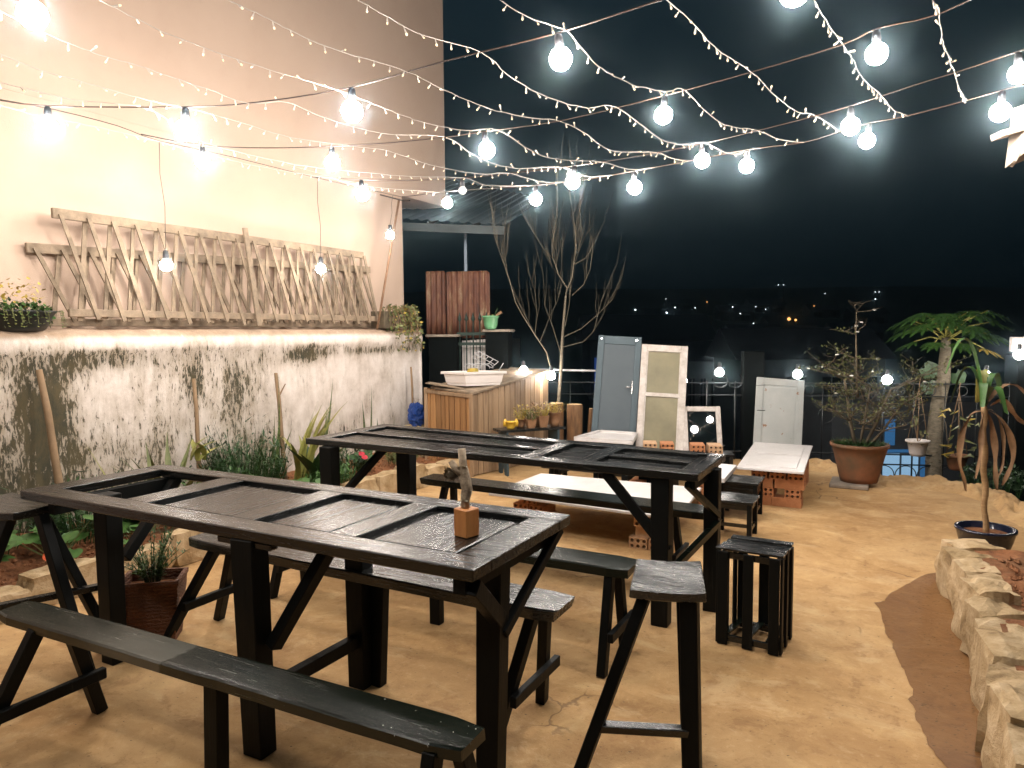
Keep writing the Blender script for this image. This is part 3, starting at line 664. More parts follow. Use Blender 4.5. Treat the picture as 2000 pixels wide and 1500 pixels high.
# ================================================================== TABLES, BENCHES, STOOLS
def table_one():
    t = thing('door_table', 'long black table made from a panelled door with one open bay', 'table', (-2.36, 2.19, 0), 'tall black tables made of old doors')
    X0, X1, Y0, Y1, Z, T = -3.60, -1.12, 1.82, 2.56, 0.88, 0.042
    b = M['black_x']
    build('stile', MB().box((X0, Y0, Z-T), (X1, Y0+.115, Z)), b, t, bevel=.004); build('stile', MB().box((X0, Y1-.105, Z-T), (X1, Y1, Z)), b, t, bevel=.004)
    rails = [(X0, X0+.135), (-2.98, -2.83), (-2.32, -2.19), (-1.80, -1.68), (X1-.125, X1)]
    for a, c in rails:
        nm = 'rail'; a2 = a+(.001 if a == X0 else 0); c2 = c-(.001 if c == X1 else 0)
        build(nm, MB().box((a2, Y0+.117, Z-T), (c2, Y1-.107, Z-.001)), M['worn_black_x'] if a > -1.3 else M['black_y'], t, bevel=.003)
    for (a, c) in ((-2.83, -2.32), (-2.19, -1.80), (-1.68, X1-.125)):
        build('panel', MB().box((a-.004, Y0+.112, Z-.034), (c+.004, Y1-.102, Z-.024)), M['black_y'], t)
        f = MB().box((a+.045, Y0+.16, Z-.0238), (c-.045, Y1-.15, Z-.016)); build('raised_field', f, M['black_y'], t.children[-1], bevel=.006)
    bz = M['black_z']
    def leg(x, y, w, d, top=Z-T-.001, tx=0, ty=0):
        build('leg', MB().bar((x+tx, y+ty, top), (x, y, 0), w*1.06, d, (0, 1, 0), w*.9, d*.95), bz, t, bevel=.004)
    leg(-3.35, 2.08, .10, .085); leg(-2.11, 1.86, .108, .085, tx=-.02); leg(-2.11, 2.45, .10, .08); leg(-1.24, 2.12, .095, .075, tx=.02)
    build('crossbar', MB().bar((-3.44, Y0+.05, Z-T-.035), (-3.44, Y1-.05, Z-T-.035), .05, .065), bz, t); build('crossbar', MB().bar((-1.19, Y0+.03, Z-T-.030), (-1.19, Y1-.03, Z-T-.030), .045, .055), bz, t)
    for a, c, w in (((-2.05, 1.885, .42), (-1.85, 2.02, Z-.05), .055), ((-2.12, 1.93, .22), (-2.11, 2.42, .22), .055), ((-1.155, 1.87, Z-.075), (-1.20, 2.12, .60), .055), ((-1.150, 2.52, Z-.05), (-1.185, 2.12, .55), .038),
                    ((-3.33, 2.14, .50), (-3.40, 2.50, Z-.05), .05)):
        build('brace', MB().bar(a, c, w, .03 if w < .05 else .045, (1, 0, 0)), bz, t, bevel=.003)
    build('apron_offcut', MB().bar((-2.27, 1.85, Z-T-.016), (-1.99, 1.85, Z-T-.016), .04, .024), b, t, bevel=.003)
table_one()
def table_two():
    t = thing('door_table', 'black panelled door table standing behind, its panels all closed', 'table', (-2.25, 4.08, 0), 'tall black tables made of old doors')
    X0, X1, Z, T = -3.66, -0.885, 0.865, .042
    y0 = lambda x: 3.72+(-0.07)*(x-X0)/(X1-X0); y1 = lambda x: 4.60-.28*(x-X0)/(X1-X0)
    def slab(n, xa, xb, fa, fb, z0, z1, m, bev=.003):
        mb = MB().add([(xa, fa(xa), z0), (xb, fa(xb), z0), (xb, fb(xb), z0), (xa, fb(xa), z0), (xa, fa(xa), z1), (xb, fa(xb), z1), (xb, fb(xb), z1), (xa, fb(xa), z1)],
                      [(0, 3, 2, 1), (4, 5, 6, 7), (0, 1, 5, 4), (1, 2, 6, 5), (2, 3, 7, 6), (3, 0, 4, 7)])
        return build(n, mb, m, t, bevel=bev)
    i0 = lambda x: y0(x)+.105; i1 = lambda x: y1(x)-.10; mid = lambda x: (i0(x)+i1(x))/2
    b = M['black_x']
    slab('stile', X0, X1, y0, i0, Z-T, Z, b); slab('stile', X0, X1, i1, y1, Z-T, Z, b)
    e = .001
    for a, c in ((X0+e, X0+.12), (-1.97, -1.86), (-1.61, -1.50), (X1-.12, X1-e)): slab('rail', a, c, lambda x: i0(x)+e, lambda x: i1(x)-e, Z-T, Z-e, M['black_y'])
    for a, c in ((X0+.12, -1.97), (-1.50, X1-.12)): slab('mullion', a+e, c-e, lambda x: mid(x)-.035, lambda x: mid(x)+.035, Z-T, Z-e, b)
    for a, c, f0, f1 in ((X0+.12, -1.97, i0, lambda x: mid(x)-.035), (X0+.12, -1.97, lambda x: mid(x)+.035, i1), (-1.86, -1.61, i0, i1), (-1.50, X1-.12, i0, lambda x: mid(x)-.035), (-1.50, X1-.12, lambda x: mid(x)+.035, i1)):
        slab('panel', a-.004, c+.004, lambda x, f=f0: f(x)-.004, lambda x, f=f1: f(x)+.004, Z-.034, Z-.024, b, 0)
        ob = slab('raised_field', a+.03, c-.03, lambda x, f=f0: f(x)+.03, lambda x, f=f1: f(x)-.03, Z-.0238, Z-.016, b, .005); ob.parent = [o for o in t.children if o.name.startswith('panel')][-1]
    bz = M['black_z']
    for x, y, w, d in ((-3.44, 3.60+.12, .11, .09), (-3.13, 4.18, .12, .09), (-1.10, 3.74, .10, .09), (-.905, 4.07, .085, .08)):
        build('leg', MB().bar((x, y, Z-T-.001), (x, y, 0), w, d, (0, 1, 0), w*.92, d*.95), bz, t, bevel=.004)
    for a, c, w, m in (((-3.40, 3.78, .46), (-3.22, 4.1, Z-.06), .06, bz), ((-1.42, 3.72, Z-.045), (-1.06, 3.72, .42), .055, bz), ((-0.955, 3.70, Z-.07), (-.865, 4.05, .56), .035, M['green_black_x']), ((-1.05, 3.76, .30), (-.865, 4.05, .52), .05, M['green_black_x'])):
        build('brace', MB().bar(a, c, w, .03, (0, 1, 0) if abs(a[1]-c[1]) < .1 else (1, 0, 0)), m, t, bevel=.003)
    build('crossbar', MB().bar((-.94, 3.72, Z-T-.03), (-.94, 4.28, Z-T-.03), .045, .055), bz, t)
    build('loose_offcut', MB().bar((-1.02, 4.20, Z+.006), (-.97, 4.21, Z+.006), .03, .012), bz, t)
table_two()

def bench(label, x0, x1, ya, yb, z, legs, th=.045, mat='green_black_x', skew=0.0, rag=0):
    t = thing('plank_bench', label, 'bench', ((x0+x1)/2, (ya+yb)/2, 0), 'black plank benches along the tables')
    mb = MB(); n = 24; vs = []
    for i in range(n+1):
        k = i/n; x = x0+(x1-x0)*k; sk = skew*(k-.5)
        c = .03 if i in (0, n) else 0
        w = .006*noise.noise(Vector((x*2, z*9, 1)))+.003*noise.noise(Vector((x*11, z*9, 4)))
        a, b2 = ya+sk+c*.5+w, yb+sk-c*.5+w*.6
        for y, zz in ((a, z-th), (b2, z-th), (b2, z-.006), (b2-.006, z), (a+.006, z), (a, z-.006)): vs.append((x+(rnd(-.01, .01) if i in (0, n) else 0), y, zz))
    mb.add(vs, [(i*6+j, i*6+(j+1) % 6, (i+1)*6+(j+1) % 6, (i+1)*6+j) for i in range(n) for j in range(6)]+[tuple(range(6))[::-1], tuple(n*6+j for j in range(6))])
    build('seat', mb, M[mat], t)
    bz = M['black_z']
    for L in legs:
        x, fx, spread, kind = L[:4]; sk = skew*((x-x0)/(x1-x0)-.5); ym = (ya+yb)/2+sk
        if kind == 'single':
            build('leg', MB().bar((x, ym, z-th), (fx, ym, 0), .065, .05, (0, 1, 0)), bz, t, bevel=.003)
        else:
            for s in (-1, 1):
                build('leg', MB().bar((x, ym+s*.055, z-th+.004), (fx, ym+s*spread, 0), .05, .042, (1, 0, 0)), bz, t, bevel=.003)
            k = .42; zs = (z-th)*k; o = .055+(spread-.055)*(1-k)
            build('stretcher', MB().bar(((x*k+fx*(1-k))+.042, ym-o-.05, zs), ((x*k+fx*(1-k))+.042, ym+o+.05, zs), .028, .045), bz, t, bevel=.003)
    return t
bench('front black plank bench with a dull worn patch and white flecks on its seat', -3.07, -.965, 1.455, 1.605, .53, [(-2.82, -2.96, .25, 'A'), (-1.93, -1.95, 0, 'single'), (-1.05, -1.03, .22, 'A')], mat='bench_patch', skew=.045, th=.036)
bench('scuffed shiny bench between the two long tables, ending in a split tip', -3.22, -1.11, 2.39, 2.60, .55, [(-3.05, -3.33, .17, 'A'), (-2.02, -2.05, 0, 'single'), (-1.22, -1.32, .22, 'A')], mat='scuffed_x', skew=-.03)
bench('narrow black bench pushed under the near side of the second table', -3.42, -1.075, 3.09, 3.29, .50, [(-3.25, -3.31, .14, 'A'), (-2.2, -2.2, 0, 'single'), (-1.17, -1.17, .16, 'A')])
bench('long black bench beyond the second table, in front of the white slab', -3.22, -1.0, 4.40, 4.62, .485, [(-3.0, -3.06, .15, 'A'), (-1.25, -1.22, .15, 'A')], skew=-.1)
bench('short dark bench at the far left end of the white slab', -2.98, -2.36, 6.1, 6.4, .33, [(-2.9, -2.92, .1, 'A'), (-2.45, -2.43, .1, 'A')], mat='black_x', th=.03)
bench('low dark bench on the far side of the near white slab', -3.3, -2.2, 6.75, 7.0, .36, [(-3.1, -3.12, .1, 'A'), (-2.4, -2.38, .1, 'A')], mat='worn_black_x', th=.03)

def high_stool(label, corners, z, legs, strs, mat='worn_black_x'):
    cx = sum(c[0] for c in corners)/4; cyy = sum(c[1] for c in corners)/4
    t = thing('bar_stool', label, 'stool', (cx, cyy, 0), 'high black stools by the first table')
    th = .035
    seat = MB(); n = 6; vs = []
    for i in range(n+1):
        for j in range(n+1):
            u, v = i/n, j/n
            p = [corners[0][k]*(1-u)*(1-v)+corners[1][k]*u*(1-v)+corners[2][k]*u*v+corners[3][k]*(1-u)*v for k in (0, 1)]
            vs.append((p[0], p[1], z-.008*math.sin(PI*u)+.004*math.sin(7*v+u*3)*0.5))
    seat.add(vs, [(i*(n+1)+j, (i+1)*(n+1)+j, (i+1)*(n+1)+j+1, i*(n+1)+j+1) for i in range(n) for j in range(n)])
    o = build('seat', seat, M[mat], t); md = o.modifiers.new('thickness', 'SOLIDIFY'); md.thickness = th; md.offset = -1
    md = o.modifiers.new('bevel', 'BEVEL'); md.width = .004; md.segments = 1
    for a, b, w in legs: build('leg', MB().bar((a[0], a[1], z-th), (b[0], b[1], 0), w, .045, (0, 1, 0)), M['black_z'], t, bevel=.003)
    for a, b in strs: build('stretcher', MB().bar(a, b, .045, .028), M['black_x'], t, bevel=.003)
high_stool('high black stool with pale scuffed seat at the right end of the table', [(-.80, 2.34), (-.555, 2.42), (-.655, 2.76), (-.885, 2.67)], .705,
           [((-.765, 2.41), (-.965, 2.24), .042), ((-.62, 2.45), (-.59, 2.40), .062), ((-.70, 2.66), (-.66, 2.62), .045)], [((-.90, 2.30, .20), (-.595, 2.42, .20))], 'scuffed_x')
high_stool('high black stool half out of frame at the left end of the table', [(-3.98, 1.62), (-3.50, 1.74), (-3.50, 1.96), (-3.98, 1.98)], .80,
           [((-3.58, 1.76), (-3.80, 1.56), .05), ((-3.53, 1.87), (-3.21, 1.88), .055), ((-3.66, 1.93), (-3.50, 2.17), .045)], [((-3.70, 1.64, .34), (-3.50, 2.12, .34))], 'black_x')

def crate():
    t = thing('slatted_crate', 'upright black slatted crate used as a seat on the open floor', 'crate', (-.63, 3.78, 0))
    C = [(-.775, 3.64), (-.475, 3.62), (-.455, 3.875), (-.725, 3.885)]; H = .50; bz, bx = M['black_z'], M['black_x']
    def lp(a, b, k): return (a[0]+(b[0]-a[0])*k, a[1]+(b[1]-a[1])*k)
    for q in range(4):
        a, b = C[q], C[(q+1) % 4]; n = 3 if q % 2 == 0 else 3
        d = Vector((b[0]-a[0], b[1]-a[1], 0)).normalized(); out = d.cross(Vector((0, 0, 1)))
        for k in range(n):
            w = .05 if q % 2 == 0 else .038; L = (Vector((b[0], b[1], 0))-Vector((a[0], a[1], 0))).length; u = (w/2+(L-w)*k/(n-1))/L
            p = lp(a, b, u); p = (p[0]+out.x*.006, p[1]+out.y*.006)
            build('slat', MB().bar((p[0], p[1], .005), (p[0], p[1], H-.014+(.0 if k else .0)), w, .012, out), bz, t, bevel=.002)
        for z in (.035, H-.035):
            build('batten', MB().bar((a[0]-out.x*.014+d.x*.015, a[1]-out.y*.014+d.y*.015, z), (b[0]-out.x*.014-d.x*.015, b[1]-out.y*.014-d.y*.015, z), .018, .03), bx, t)
    for k in range(4):
        u = (k+.5)/4; a, b = lp(C[0], C[3], u), lp(C[1], C[2], u)
        build('top_slat', MB().bar((a[0]-.02, a[1], H-.004+.004*(k == 3)*2), (b[0]+.012, b[1], H-.004+.004*(k == 3)*2), .055, .012), M['black_x'], t, bevel=.002)
    for k in range(3):
        u = .12+.36*k; a, b = lp(C[0], C[1], u), lp(C[3], C[2], u); build('bottom_slat', MB().bar((a[0], a[1]+.016, .056), (b[0], b[1]-.016, .056), .035, .01), M['green_black_x'], t)
crate()

def low_stool(label, x0, x1, y0, y1, z, box=False):
    t = thing('low_stool', label, 'stool', ((x0+x1)/2, (y0+y1)/2, 0), 'small black stools by the second table')
    build('seat', MB().box((x0, y0, z-.022), (x1, y1, z)), M['worn_black_x'], t, bevel=.003)
    for x in (x0+.03, x1-.03):
        for y in (y0+.03, y1-.03): build('leg', MB().box((x-.017, y-.017, 0), (x+.017, y+.017, z-.023)), M['black_z'], t, bevel=.002)
    h = .09 if box else .045
    for y in (y0+.03, y1-.03): build('apron', MB().box((x0+.048, y-.009, z-.024-h), (x1-.048, y+.009, z-.024)), M['black_x'], t)
    for x in (x0+.03, x1-.03): build('apron', MB().box((x-.009, y0+.048, z-.024-h), (x+.009, y1-.048, z-.024)), M['black_x'], t)
    for x in (x0+.03, x1-.03): build('stretcher', MB().box((x-.008, y0+.048, .07), (x+.008, y1-.048, .10)), M['black_x'], t)
    build('stretcher', MB().box((x0+.048, y0+.022, .10), (x1-.048, y0+.038, .125)), M['black_x'], t)
low_stool('nearer small black stool with an open frame under its seat', -1.24, -.925, 5.52, 5.82, .305)
low_stool('farther small black stool with a deep apron, near the tall brick stack', -1.33, -.99, 6.15, 6.47, .325, True)

# ------------------------------------------------------------------ brick stacks and white slabs
def make_brick(nx=3, nz=2, W=.135, H=.082, D=.22, mat='brick'):
    mb = MB(); hl = MB(); cw, ch = W/nx, H/nz
    for end, y in ((-1, 0), (1, D)):
        for i in range(nx):
            for k in range(nz):
                cx, cz = -W/2+cw*(i+.5), ch*(k+.5); r = min(cw, ch)*.33
                sq = []; ci = []; inn = []
                for a in range(8):
                    an = 2*PI*(a+.5)/8; c, s = math.cos(an), math.sin(an); m = max(abs(c), abs(s))
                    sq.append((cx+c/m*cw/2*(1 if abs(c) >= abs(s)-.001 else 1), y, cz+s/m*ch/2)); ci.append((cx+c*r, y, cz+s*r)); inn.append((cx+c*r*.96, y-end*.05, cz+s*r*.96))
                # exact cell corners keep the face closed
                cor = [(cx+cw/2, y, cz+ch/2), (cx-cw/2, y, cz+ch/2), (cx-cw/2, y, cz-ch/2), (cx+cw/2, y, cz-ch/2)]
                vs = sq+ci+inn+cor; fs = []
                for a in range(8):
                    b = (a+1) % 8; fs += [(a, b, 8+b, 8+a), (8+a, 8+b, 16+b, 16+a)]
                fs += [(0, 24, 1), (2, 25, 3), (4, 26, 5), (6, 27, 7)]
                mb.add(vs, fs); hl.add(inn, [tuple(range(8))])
    x, z = W/2, H
    mb.add([(-x, 0, 0), (x, 0, 0), (x, D, 0), (-x, D, 0), (-x, 0, z), (x, 0, z), (x, D, z), (-x, D, z)], [(0, 3, 2, 1), (4, 5, 6, 7), (1, 2, 6, 5), (3, 0, 4, 7)])
    return mb, hl
_bm = {}
def brick(label, loc, rz=0.0, group='bricks', mat='brick', nx=3, nz=2, W=.135, H=.082, D=.22):
    key = (mat, nx, nz, W, H, D)
    if key not in _bm:
        a, b = make_brick(nx, nz, W, H, D)
        ms = []
        for q, m in ((a, M[mat]), (b, M['hole_shade'])):
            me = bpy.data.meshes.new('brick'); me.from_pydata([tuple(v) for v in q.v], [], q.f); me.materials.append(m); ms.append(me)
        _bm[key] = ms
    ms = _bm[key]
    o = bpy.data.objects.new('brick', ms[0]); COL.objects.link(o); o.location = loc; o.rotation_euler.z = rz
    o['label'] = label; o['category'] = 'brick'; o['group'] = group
    h = bpy.data.objects.new('hole_shade', ms[1]); COL.objects.link(h); h.parent = o
    return o
G = 'hollow clay bricks stacked under the near white slab'
# stack right of centre
brick('hollow brick at bottom left of the stack under the near white slab', (-1.645, 4.99, 0), .06, G, 'brick_pale')
brick('hollow brick at bottom right of the stack, with chipped pale face', (-1.500, 4.995, 0), -.03, G, 'brick_pale')
brick('middle brick laid sideways showing its long grooved face', (-1.68, 5.10, .083), -PI/2+.02, G, 'brick_pale', 3, 2, .135, .082, .26)
brick('uppermost hollow brick with ten round holes under the near white slab', (-1.555, 5.0, .166), .05, G, 'brick_pale', 5, 2, .25)
G2 = 'hollow clay bricks carrying the left end of the near white slab'
for i, (lab, x, y, z, r) in enumerate((('brick at lower left, below the left end of the white slab', -2.74, 5.24, 0, 0), ('brick at lower right, below the left end of the white slab', -2.58, 5.24, 0, .03),
                                       ('left one of the two topmost red bricks below the bench seat', -2.75, 5.24, .083, .02), ('right one of the two topmost red bricks, six holes facing out', -2.60, 5.23, .083, -.04),
                                       ('flat brick wedged on top under the left end of the white slab', -2.67, 5.25, .166, 0))):
    brick(lab, (x, y, z), r, G2)
brick('red brick standing behind the near white slab, holes facing out', (-2.05, 6.15, .166), 0, 'hollow clay bricks behind the near white slab')
brick('lower red brick standing behind the near white slab', (-2.05, 6.16, 0.083), 0.05, 'hollow clay bricks behind the near white slab')
brick('red brick on the floor behind the near white slab', (-2.05, 6.16, 0), -0.04, 'hollow clay bricks behind the near white slab')
G3 = 'hollow clay bricks in the column behind the right table leg'
for k in range(4): brick(('lowest', 'second', 'third', 'topmost')[k]+' hollow brick of the narrow column behind the right table leg', (-1.40+.01*(k % 2), 6.05, .083*k), rnd(-.05, .05), G3, 'brick', 3, 2, .15)
G4 = 'hollow clay bricks of the tall stack by the big pot'
for lab, x, y, z, r, L in (('brick laid lengthwise, bottom left of the right stack', -1.17, 6.86, 0, -PI/2, .19), ('brick laid lengthwise, bottom right of the right stack, with a white mark', -.975, 6.86, 0, -PI/2, .25),
                           ('left holed brick in the second course of the right stack', -1.03, 6.79, .083, 0, 0), ('right holed brick in the second course of the right stack', -.80, 6.79, .083, .03, 0), ('inner holed brick in the second course, half in shadow', -1.17, 6.80, .083, 0, 0),
                           ('left orange brick in the third course of the right stack', -1.17, 6.86, .166, -PI/2, .20), ('right orange brick in the third course of the right stack', -.955, 6.86, .166, -PI/2, .25),
                           ('left holed brick just below the tilted white board', -1.09, 6.79, .249, 0, 0), ('middle holed brick just below the tilted white board', -.93, 6.79, .249, 0, 0), ('right holed brick just below the tilted white board', -.775, 6.79, .249, 0, 0)):
    if L: brick(lab, (x, y, z), r, G4, 'brick', 3, 2, .135, .082, L)
    else: brick(lab, (x, y, z), r, G4, 'brick')
for x, n in ((-1.05, 'left'), (-.86, 'right')):
    for k in range(4): brick('%s %s brick of the rear support under the tilted board' % (('lowest', 'second', 'third', 'topmost')[k], n), (x, 7.85, .083*k), 0, 'bricks at the rear under the tilted board')
G5 = 'loose bricks lined up before the screen door'
for i, (x, z, m) in enumerate(((-2.22, .36, 'brick_pale'), (-2.06, .355, 'brick'), (-1.76, .352, 'brick'), (-1.60, .347, 'brick_pale'))):
    brick(('pale brick at the left end of the row before the screen door', 'orange brick second in the row before the screen door', 'orange brick third in the row, below the small mirror', 'pale brick at the right end of the row, below the small mirror')[i], (x, 7.12+.07*i, z), .35, G5, m)
def brick_shelf():
    t = thing('black_plank_shelf', 'low black plank carrying the row of bricks before the doors', 'shelf', (-1.9, 7.2, 0))
    build('board', MB().bar((-2.36, 7.14, .333), (-1.46, 7.48, .333), .25, .022), M['black_x'], t)
    for x, y in ((-2.25, 7.2), (-1.55, 7.45)): build('support', MB().box((x-.08, y-.09, 0), (x+.08, y+.09, .32)), M['black_z'], t)
brick_shelf()

def white_slab(label, quad, z, th=.022, panel=None, lip=False):
    t = thing('white_tabletop', label, 'tabletop', (sum(p[0] for p in quad)/4, sum(p[1] for p in quad)/4, z-th), 'white painted boards laid on bricks as low tables')
    mb = MB().prism(quad, z-th, z); build('board', mb, M['white_paint'], t, bevel=.003)
    A, B, C, D = [Vector((*p, 0)) for p in quad]
    def q(u, v): return A*(1-u)*(1-v)+B*u*(1-v)+C*u*v+D*(1-u)*v
    if panel:
        for (u0, u1, v0, v1) in panel:
            pp = [q(u0, v0), q(u1, v0), q(u1, v1), q(u0, v1)]
            build('moulding', MB().prism([(p.x, p.y) for p in pp], z+.001, z+.007), M['white_paint'], t, bevel=.004)
    if lip:
        for a, b in ((q(0, 0), q(1, 0)), (q(1, 0), q(1, 1)), (q(1, 1), q(0, 1)), (q(0, 1), q(0, 0))):
            d = (b-a).normalized(); nin = Vector((0, 0, 1)).cross(d)*.02
            build('rim', MB().bar(a+nin+Vector((0, 0, z+.012)), b+nin+Vector((0, 0, z+.012)), .035, .024), M['white_paint'], t)
white_slab('large plain white slab on hollow bricks beside the second table', [(-2.93, 5.02), (-1.34, 4.92), (-1.42, 5.98), (-2.90, 5.94)], .285)
white_slab('white panelled board on a tall brick stack beside the big terracotta pot', [(-1.26, 6.62), (-.69, 6.62), (-.775, 8.2), (-1.37, 8.2)], .365, .022, [(.12, .88, .08, .44), (.12, .88, .54, .92)])
white_slab('white slab with thick edge, mostly hidden behind the second table', [(-2.15, 6.02), (-1.24, 6.02), (-1.27, 6.68), (-2.15, 6.70)], .372, .04)
white_slab('farthest white board with raised rim in front of the blue door', [(-3.12, 7.22), (-2.44, 7.22), (-2.60, 7.86), (-3.08, 7.88)], .42, .022, None, True)
def trestle(x, y, z, label):
    t = thing('trestle', label, 'support', (x, y, 0))
    build('block', MB().box((x-.16, y-.10, 0), (x+.16, y+.10, z)), M['black_z'], t, bevel=.005); build('foot', MB().box((x-.18, y-.12, 0), (x+.18, y-.102, .04)), M['black_x'], t)
trestle(-2.78, 7.55, .397, 'dark box under the farthest white board'); trestle(-1.9, 6.35, .331, 'dark box under the half hidden white slab')

def log_vase():
    t = thing('wood_block_vase', 'orange wood block holding a lichened branch on the front table', 'ornament', (-1.36, 2.17, .864))
    x, y = -1.36, 2.17; z = .8645
    c = MB().bar((x, y, z), (x, y, z+.102), .066, .066, (.25, 1, 0)); build('block', c, simple('orange_wood_block', (0.58, 0.25, 0.075), (0.42, 0.15, 0.04), 14, 0.5, 0.4, (1, 1, .3)), t, bevel=.003)
    pts = [(x-.004, y, z+.09), (x-.005, y, z+.13), (x+.004, y, z+.17), (x-.008, y+.004, z+.215), (x-.016, y+.006, z+.26), (x-.022, y+.008, z+.315)]
    lb = simple('lichened_bark', (0.52, 0.42, 0.30), (0.17, 0.12, 0.075), 45, 0.85, 0.9); br = build('branch', MB().tube(pts, [.016, .017, .021, .021, .015, .0145], 10), lb, t, True)
    o = build('side_twig', MB().tube([pts[3], (x-.04, y-.01, z+.245), (x-.055, y-.014, z+.272)], [.016, .013, .012], 8), lb, t, True)
    mb = MB()
    for k in range(46):
        p = Vector((rnd(-1, 1), rnd(-1, 1), rnd(-1, 1))).normalized()*.021+Vector((x-.060, y-.005, z+.222)); d = (p-Vector((x-.060, y-.005, z+.222)))
        mb.leaf(p-d*.3, d+Vector((0, 0, .01)), .017, (0.3, 1, 0.2), .9)
    mb.lathe([(.004, -.02), (.018, -.008), (.019, .008), (.005, .02)], (x-.060, y-.005, z+.222), 10)
    build('pine_cone', mb, M['bark_brown'], t)
    mb = MB()
    for k in range(70):
        i = random.randrange(4); p = Vector(pts[i]).lerp(Vector(pts[i+1]), rnd(0, 1)); d = Vector((rnd(-1, 1), rnd(-1, 1), rnd(-.2, .6))).normalized()
        mb.leaf(p+d*.015, d, rnd(.006, .014), (0, 0, 1), 1.2)
    build('lichen', mb, simple('pale_lichen', (0.42, 0.40, 0.30), (0.3, 0.27, 0.18), 40, 0.9, 0.0), t, kind='stuff')
log_vase()
# ================================================================== OLD DOORS AND WINDOWS LEANING ON THE FENCE
def door_blue():
    f = Frame((-3.152, 7.73, .03), (-2.659, 7.89, 0), (-3.306, 8.205, 1.55)); W, H = f.W, f.H
    t = thing('old_door', 'slate blue old door with a steel handle leaning on the fence', 'door', tuple(f.o), 'old doors and windows leaning on the fence')
    for a in ((0, .075, 0, H), (W-.075, W, 0, H)): build('stile', f.box(MB(), *a, 0, .035), M['blue_door'], t, bevel=.003)
    for a in ((.076, W-.076, H-.105, H-.001), (.076, W-.076, .001, .15)): build('rail', f.box(MB(), *a, 0, .034), M['blue_door'], t, bevel=.003)
    build('panel', f.box(MB(), .07, W-.07, .14, H-.10, .008, .024), M['blue_door_panel'], t)
    h = build('handle', f.box(MB(), W-.088, W-.070, H*.56, H*.56+.15, .036, .050), M['chrome'], t, bevel=.004)
    build('lever', MB().tube([f.pt(W-.079, H*.60, .05), f.pt(W-.079, H*.60, .075), f.pt(W-.14, H*.60, .078), f.pt(W-.15, H*.59, .07)], .007, 8), M['chrome'], h, True)
    for x in (.04, W-.06): build('hinge', f.box(MB(), x-.012, x+.012, H-.055, H-.03, .0345, .038), M['chrome'], t)
door_blue()
def door_screen():
    f = Frame((-2.617, 7.79, .03), (-2.108, 7.955, 0), (-2.772, 8.265, 1.44)); W, H = f.W, f.H
    t = thing('screen_door', 'tall white framed door with two khaki cloth panes', 'door', tuple(f.o), 'old doors and windows leaning on the fence')
    for a in ((0, .07, 0, H), (W-.075, W, 0, H)): build('stile', f.box(MB(), *a, 0, .035), M['white_frame'], t, bevel=.004)
    for a in ((.071, W-.076, H-.085, H-.001), (.071, W-.076, .001, .12), (.071, W-.076, H*.575, H*.575+.038)): build('rail', f.box(MB(), *a, 0, .034), M['white_frame'], t, bevel=.004)
    for y0, y1 in ((.12, H*.575), (H*.575+.038, H-.085)):
        build('screen_pane', f.box(MB(), .071, W-.076, y0, y1, .010, .016), M['screen'], t)
        build('bead', f.box(MB(), .071, .083, y0, y1, .017, .027), M['white_frame'], t); build('bead', f.box(MB(), W-.088, W-.076, y0, y1, .017, .027), M['white_frame'], t)
        build('bead', f.box(MB(), .084, W-.089, y0, y0+.01, .017, .026), M['white_frame'], t)
    build('hinge', f.box(MB(), W-.002, W+.008, H*.70, H*.70+.05, .01, .03), M['chrome'], t)
door_screen()
def mirror():
    f = Frame((-2.075, 7.930, 0.000), (-1.676, 8.091, 0.000), (-2.189, 8.213, 0.718)); W, H = f.W, f.H
    t = thing('old_window', 'small white window sash whose dark glass mirrors the bulbs', 'window', tuple(f.o), 'old doors and windows leaning on the fence')
    for a in ((0, .055, 0, H), (W-.055, W, 0, H)): build('stile', f.box(MB(), *a, 0, .03), M['white_frame'], t, bevel=.004)
    for a in ((.056, W-.056, H-.06, H-.001), (.056, W-.056, .001, .07)): build('rail', f.box(MB(), *a, 0, .029), M['white_frame'], t, bevel=.004)
    m, n, l, b = new_mat('dark_mirror_glass'); b.inputs['Base Color'].default_value = (.004, .006, .006, 1); b.inputs['Roughness'].default_value = .015; b.inputs['Specular IOR Level'].default_value = 1.0
    build('glass', f.box(MB(), .056, W-.056, .07, H-.06, .010, .014), m, t)
    build('latch', f.box(MB(), W-.06, W+.02, H*.40, H*.40+.012, .031, .04), M['black_iron'], t)
mirror()
def door_grey():
    f = Frame((-1.453, 8.53, .04), (-.949, 8.694, 0), (-1.53, 8.768, 1.05)); W, H = f.W, f.H
    t = thing('cupboard_door', 'pale grey peeling cupboard door behind the white board', 'door', tuple(f.o), 'old doors and windows leaning on the fence')
    for a in ((0, .08, 0, H), (W-.075, W, 0, H)): build('stile', f.box(MB(), *a, 0, .03), M['grey_door'], t, bevel=.003)
    for a in ((.081, W-.076, H-.085, H-.001), (.081, W-.076, .001, .12)): build('rail', f.box(MB(), *a, 0, .029), M['grey_door'], t, bevel=.003)
    build('panel', f.box(MB(), .076, W-.07, .11, H-.08, .006, .020), M['grey_door'], t)
    build('raised_field', f.box(MB(), .10, W-.095, .14, H-.105, .0205, .025), M['grey_door'], t, bevel=.003)
    build('hook', MB().tube([f.pt(.02, H*.62, .032), f.pt(.11, H*.625, .034)], .004, 6), M['black_iron'], t, True)
    build('wire_tie', MB().tube([f.pt(-.01, H*.90, .032), f.pt(.10, H*.915, .034)], .003, 6), M['black_iron'], t, True)
door_grey()

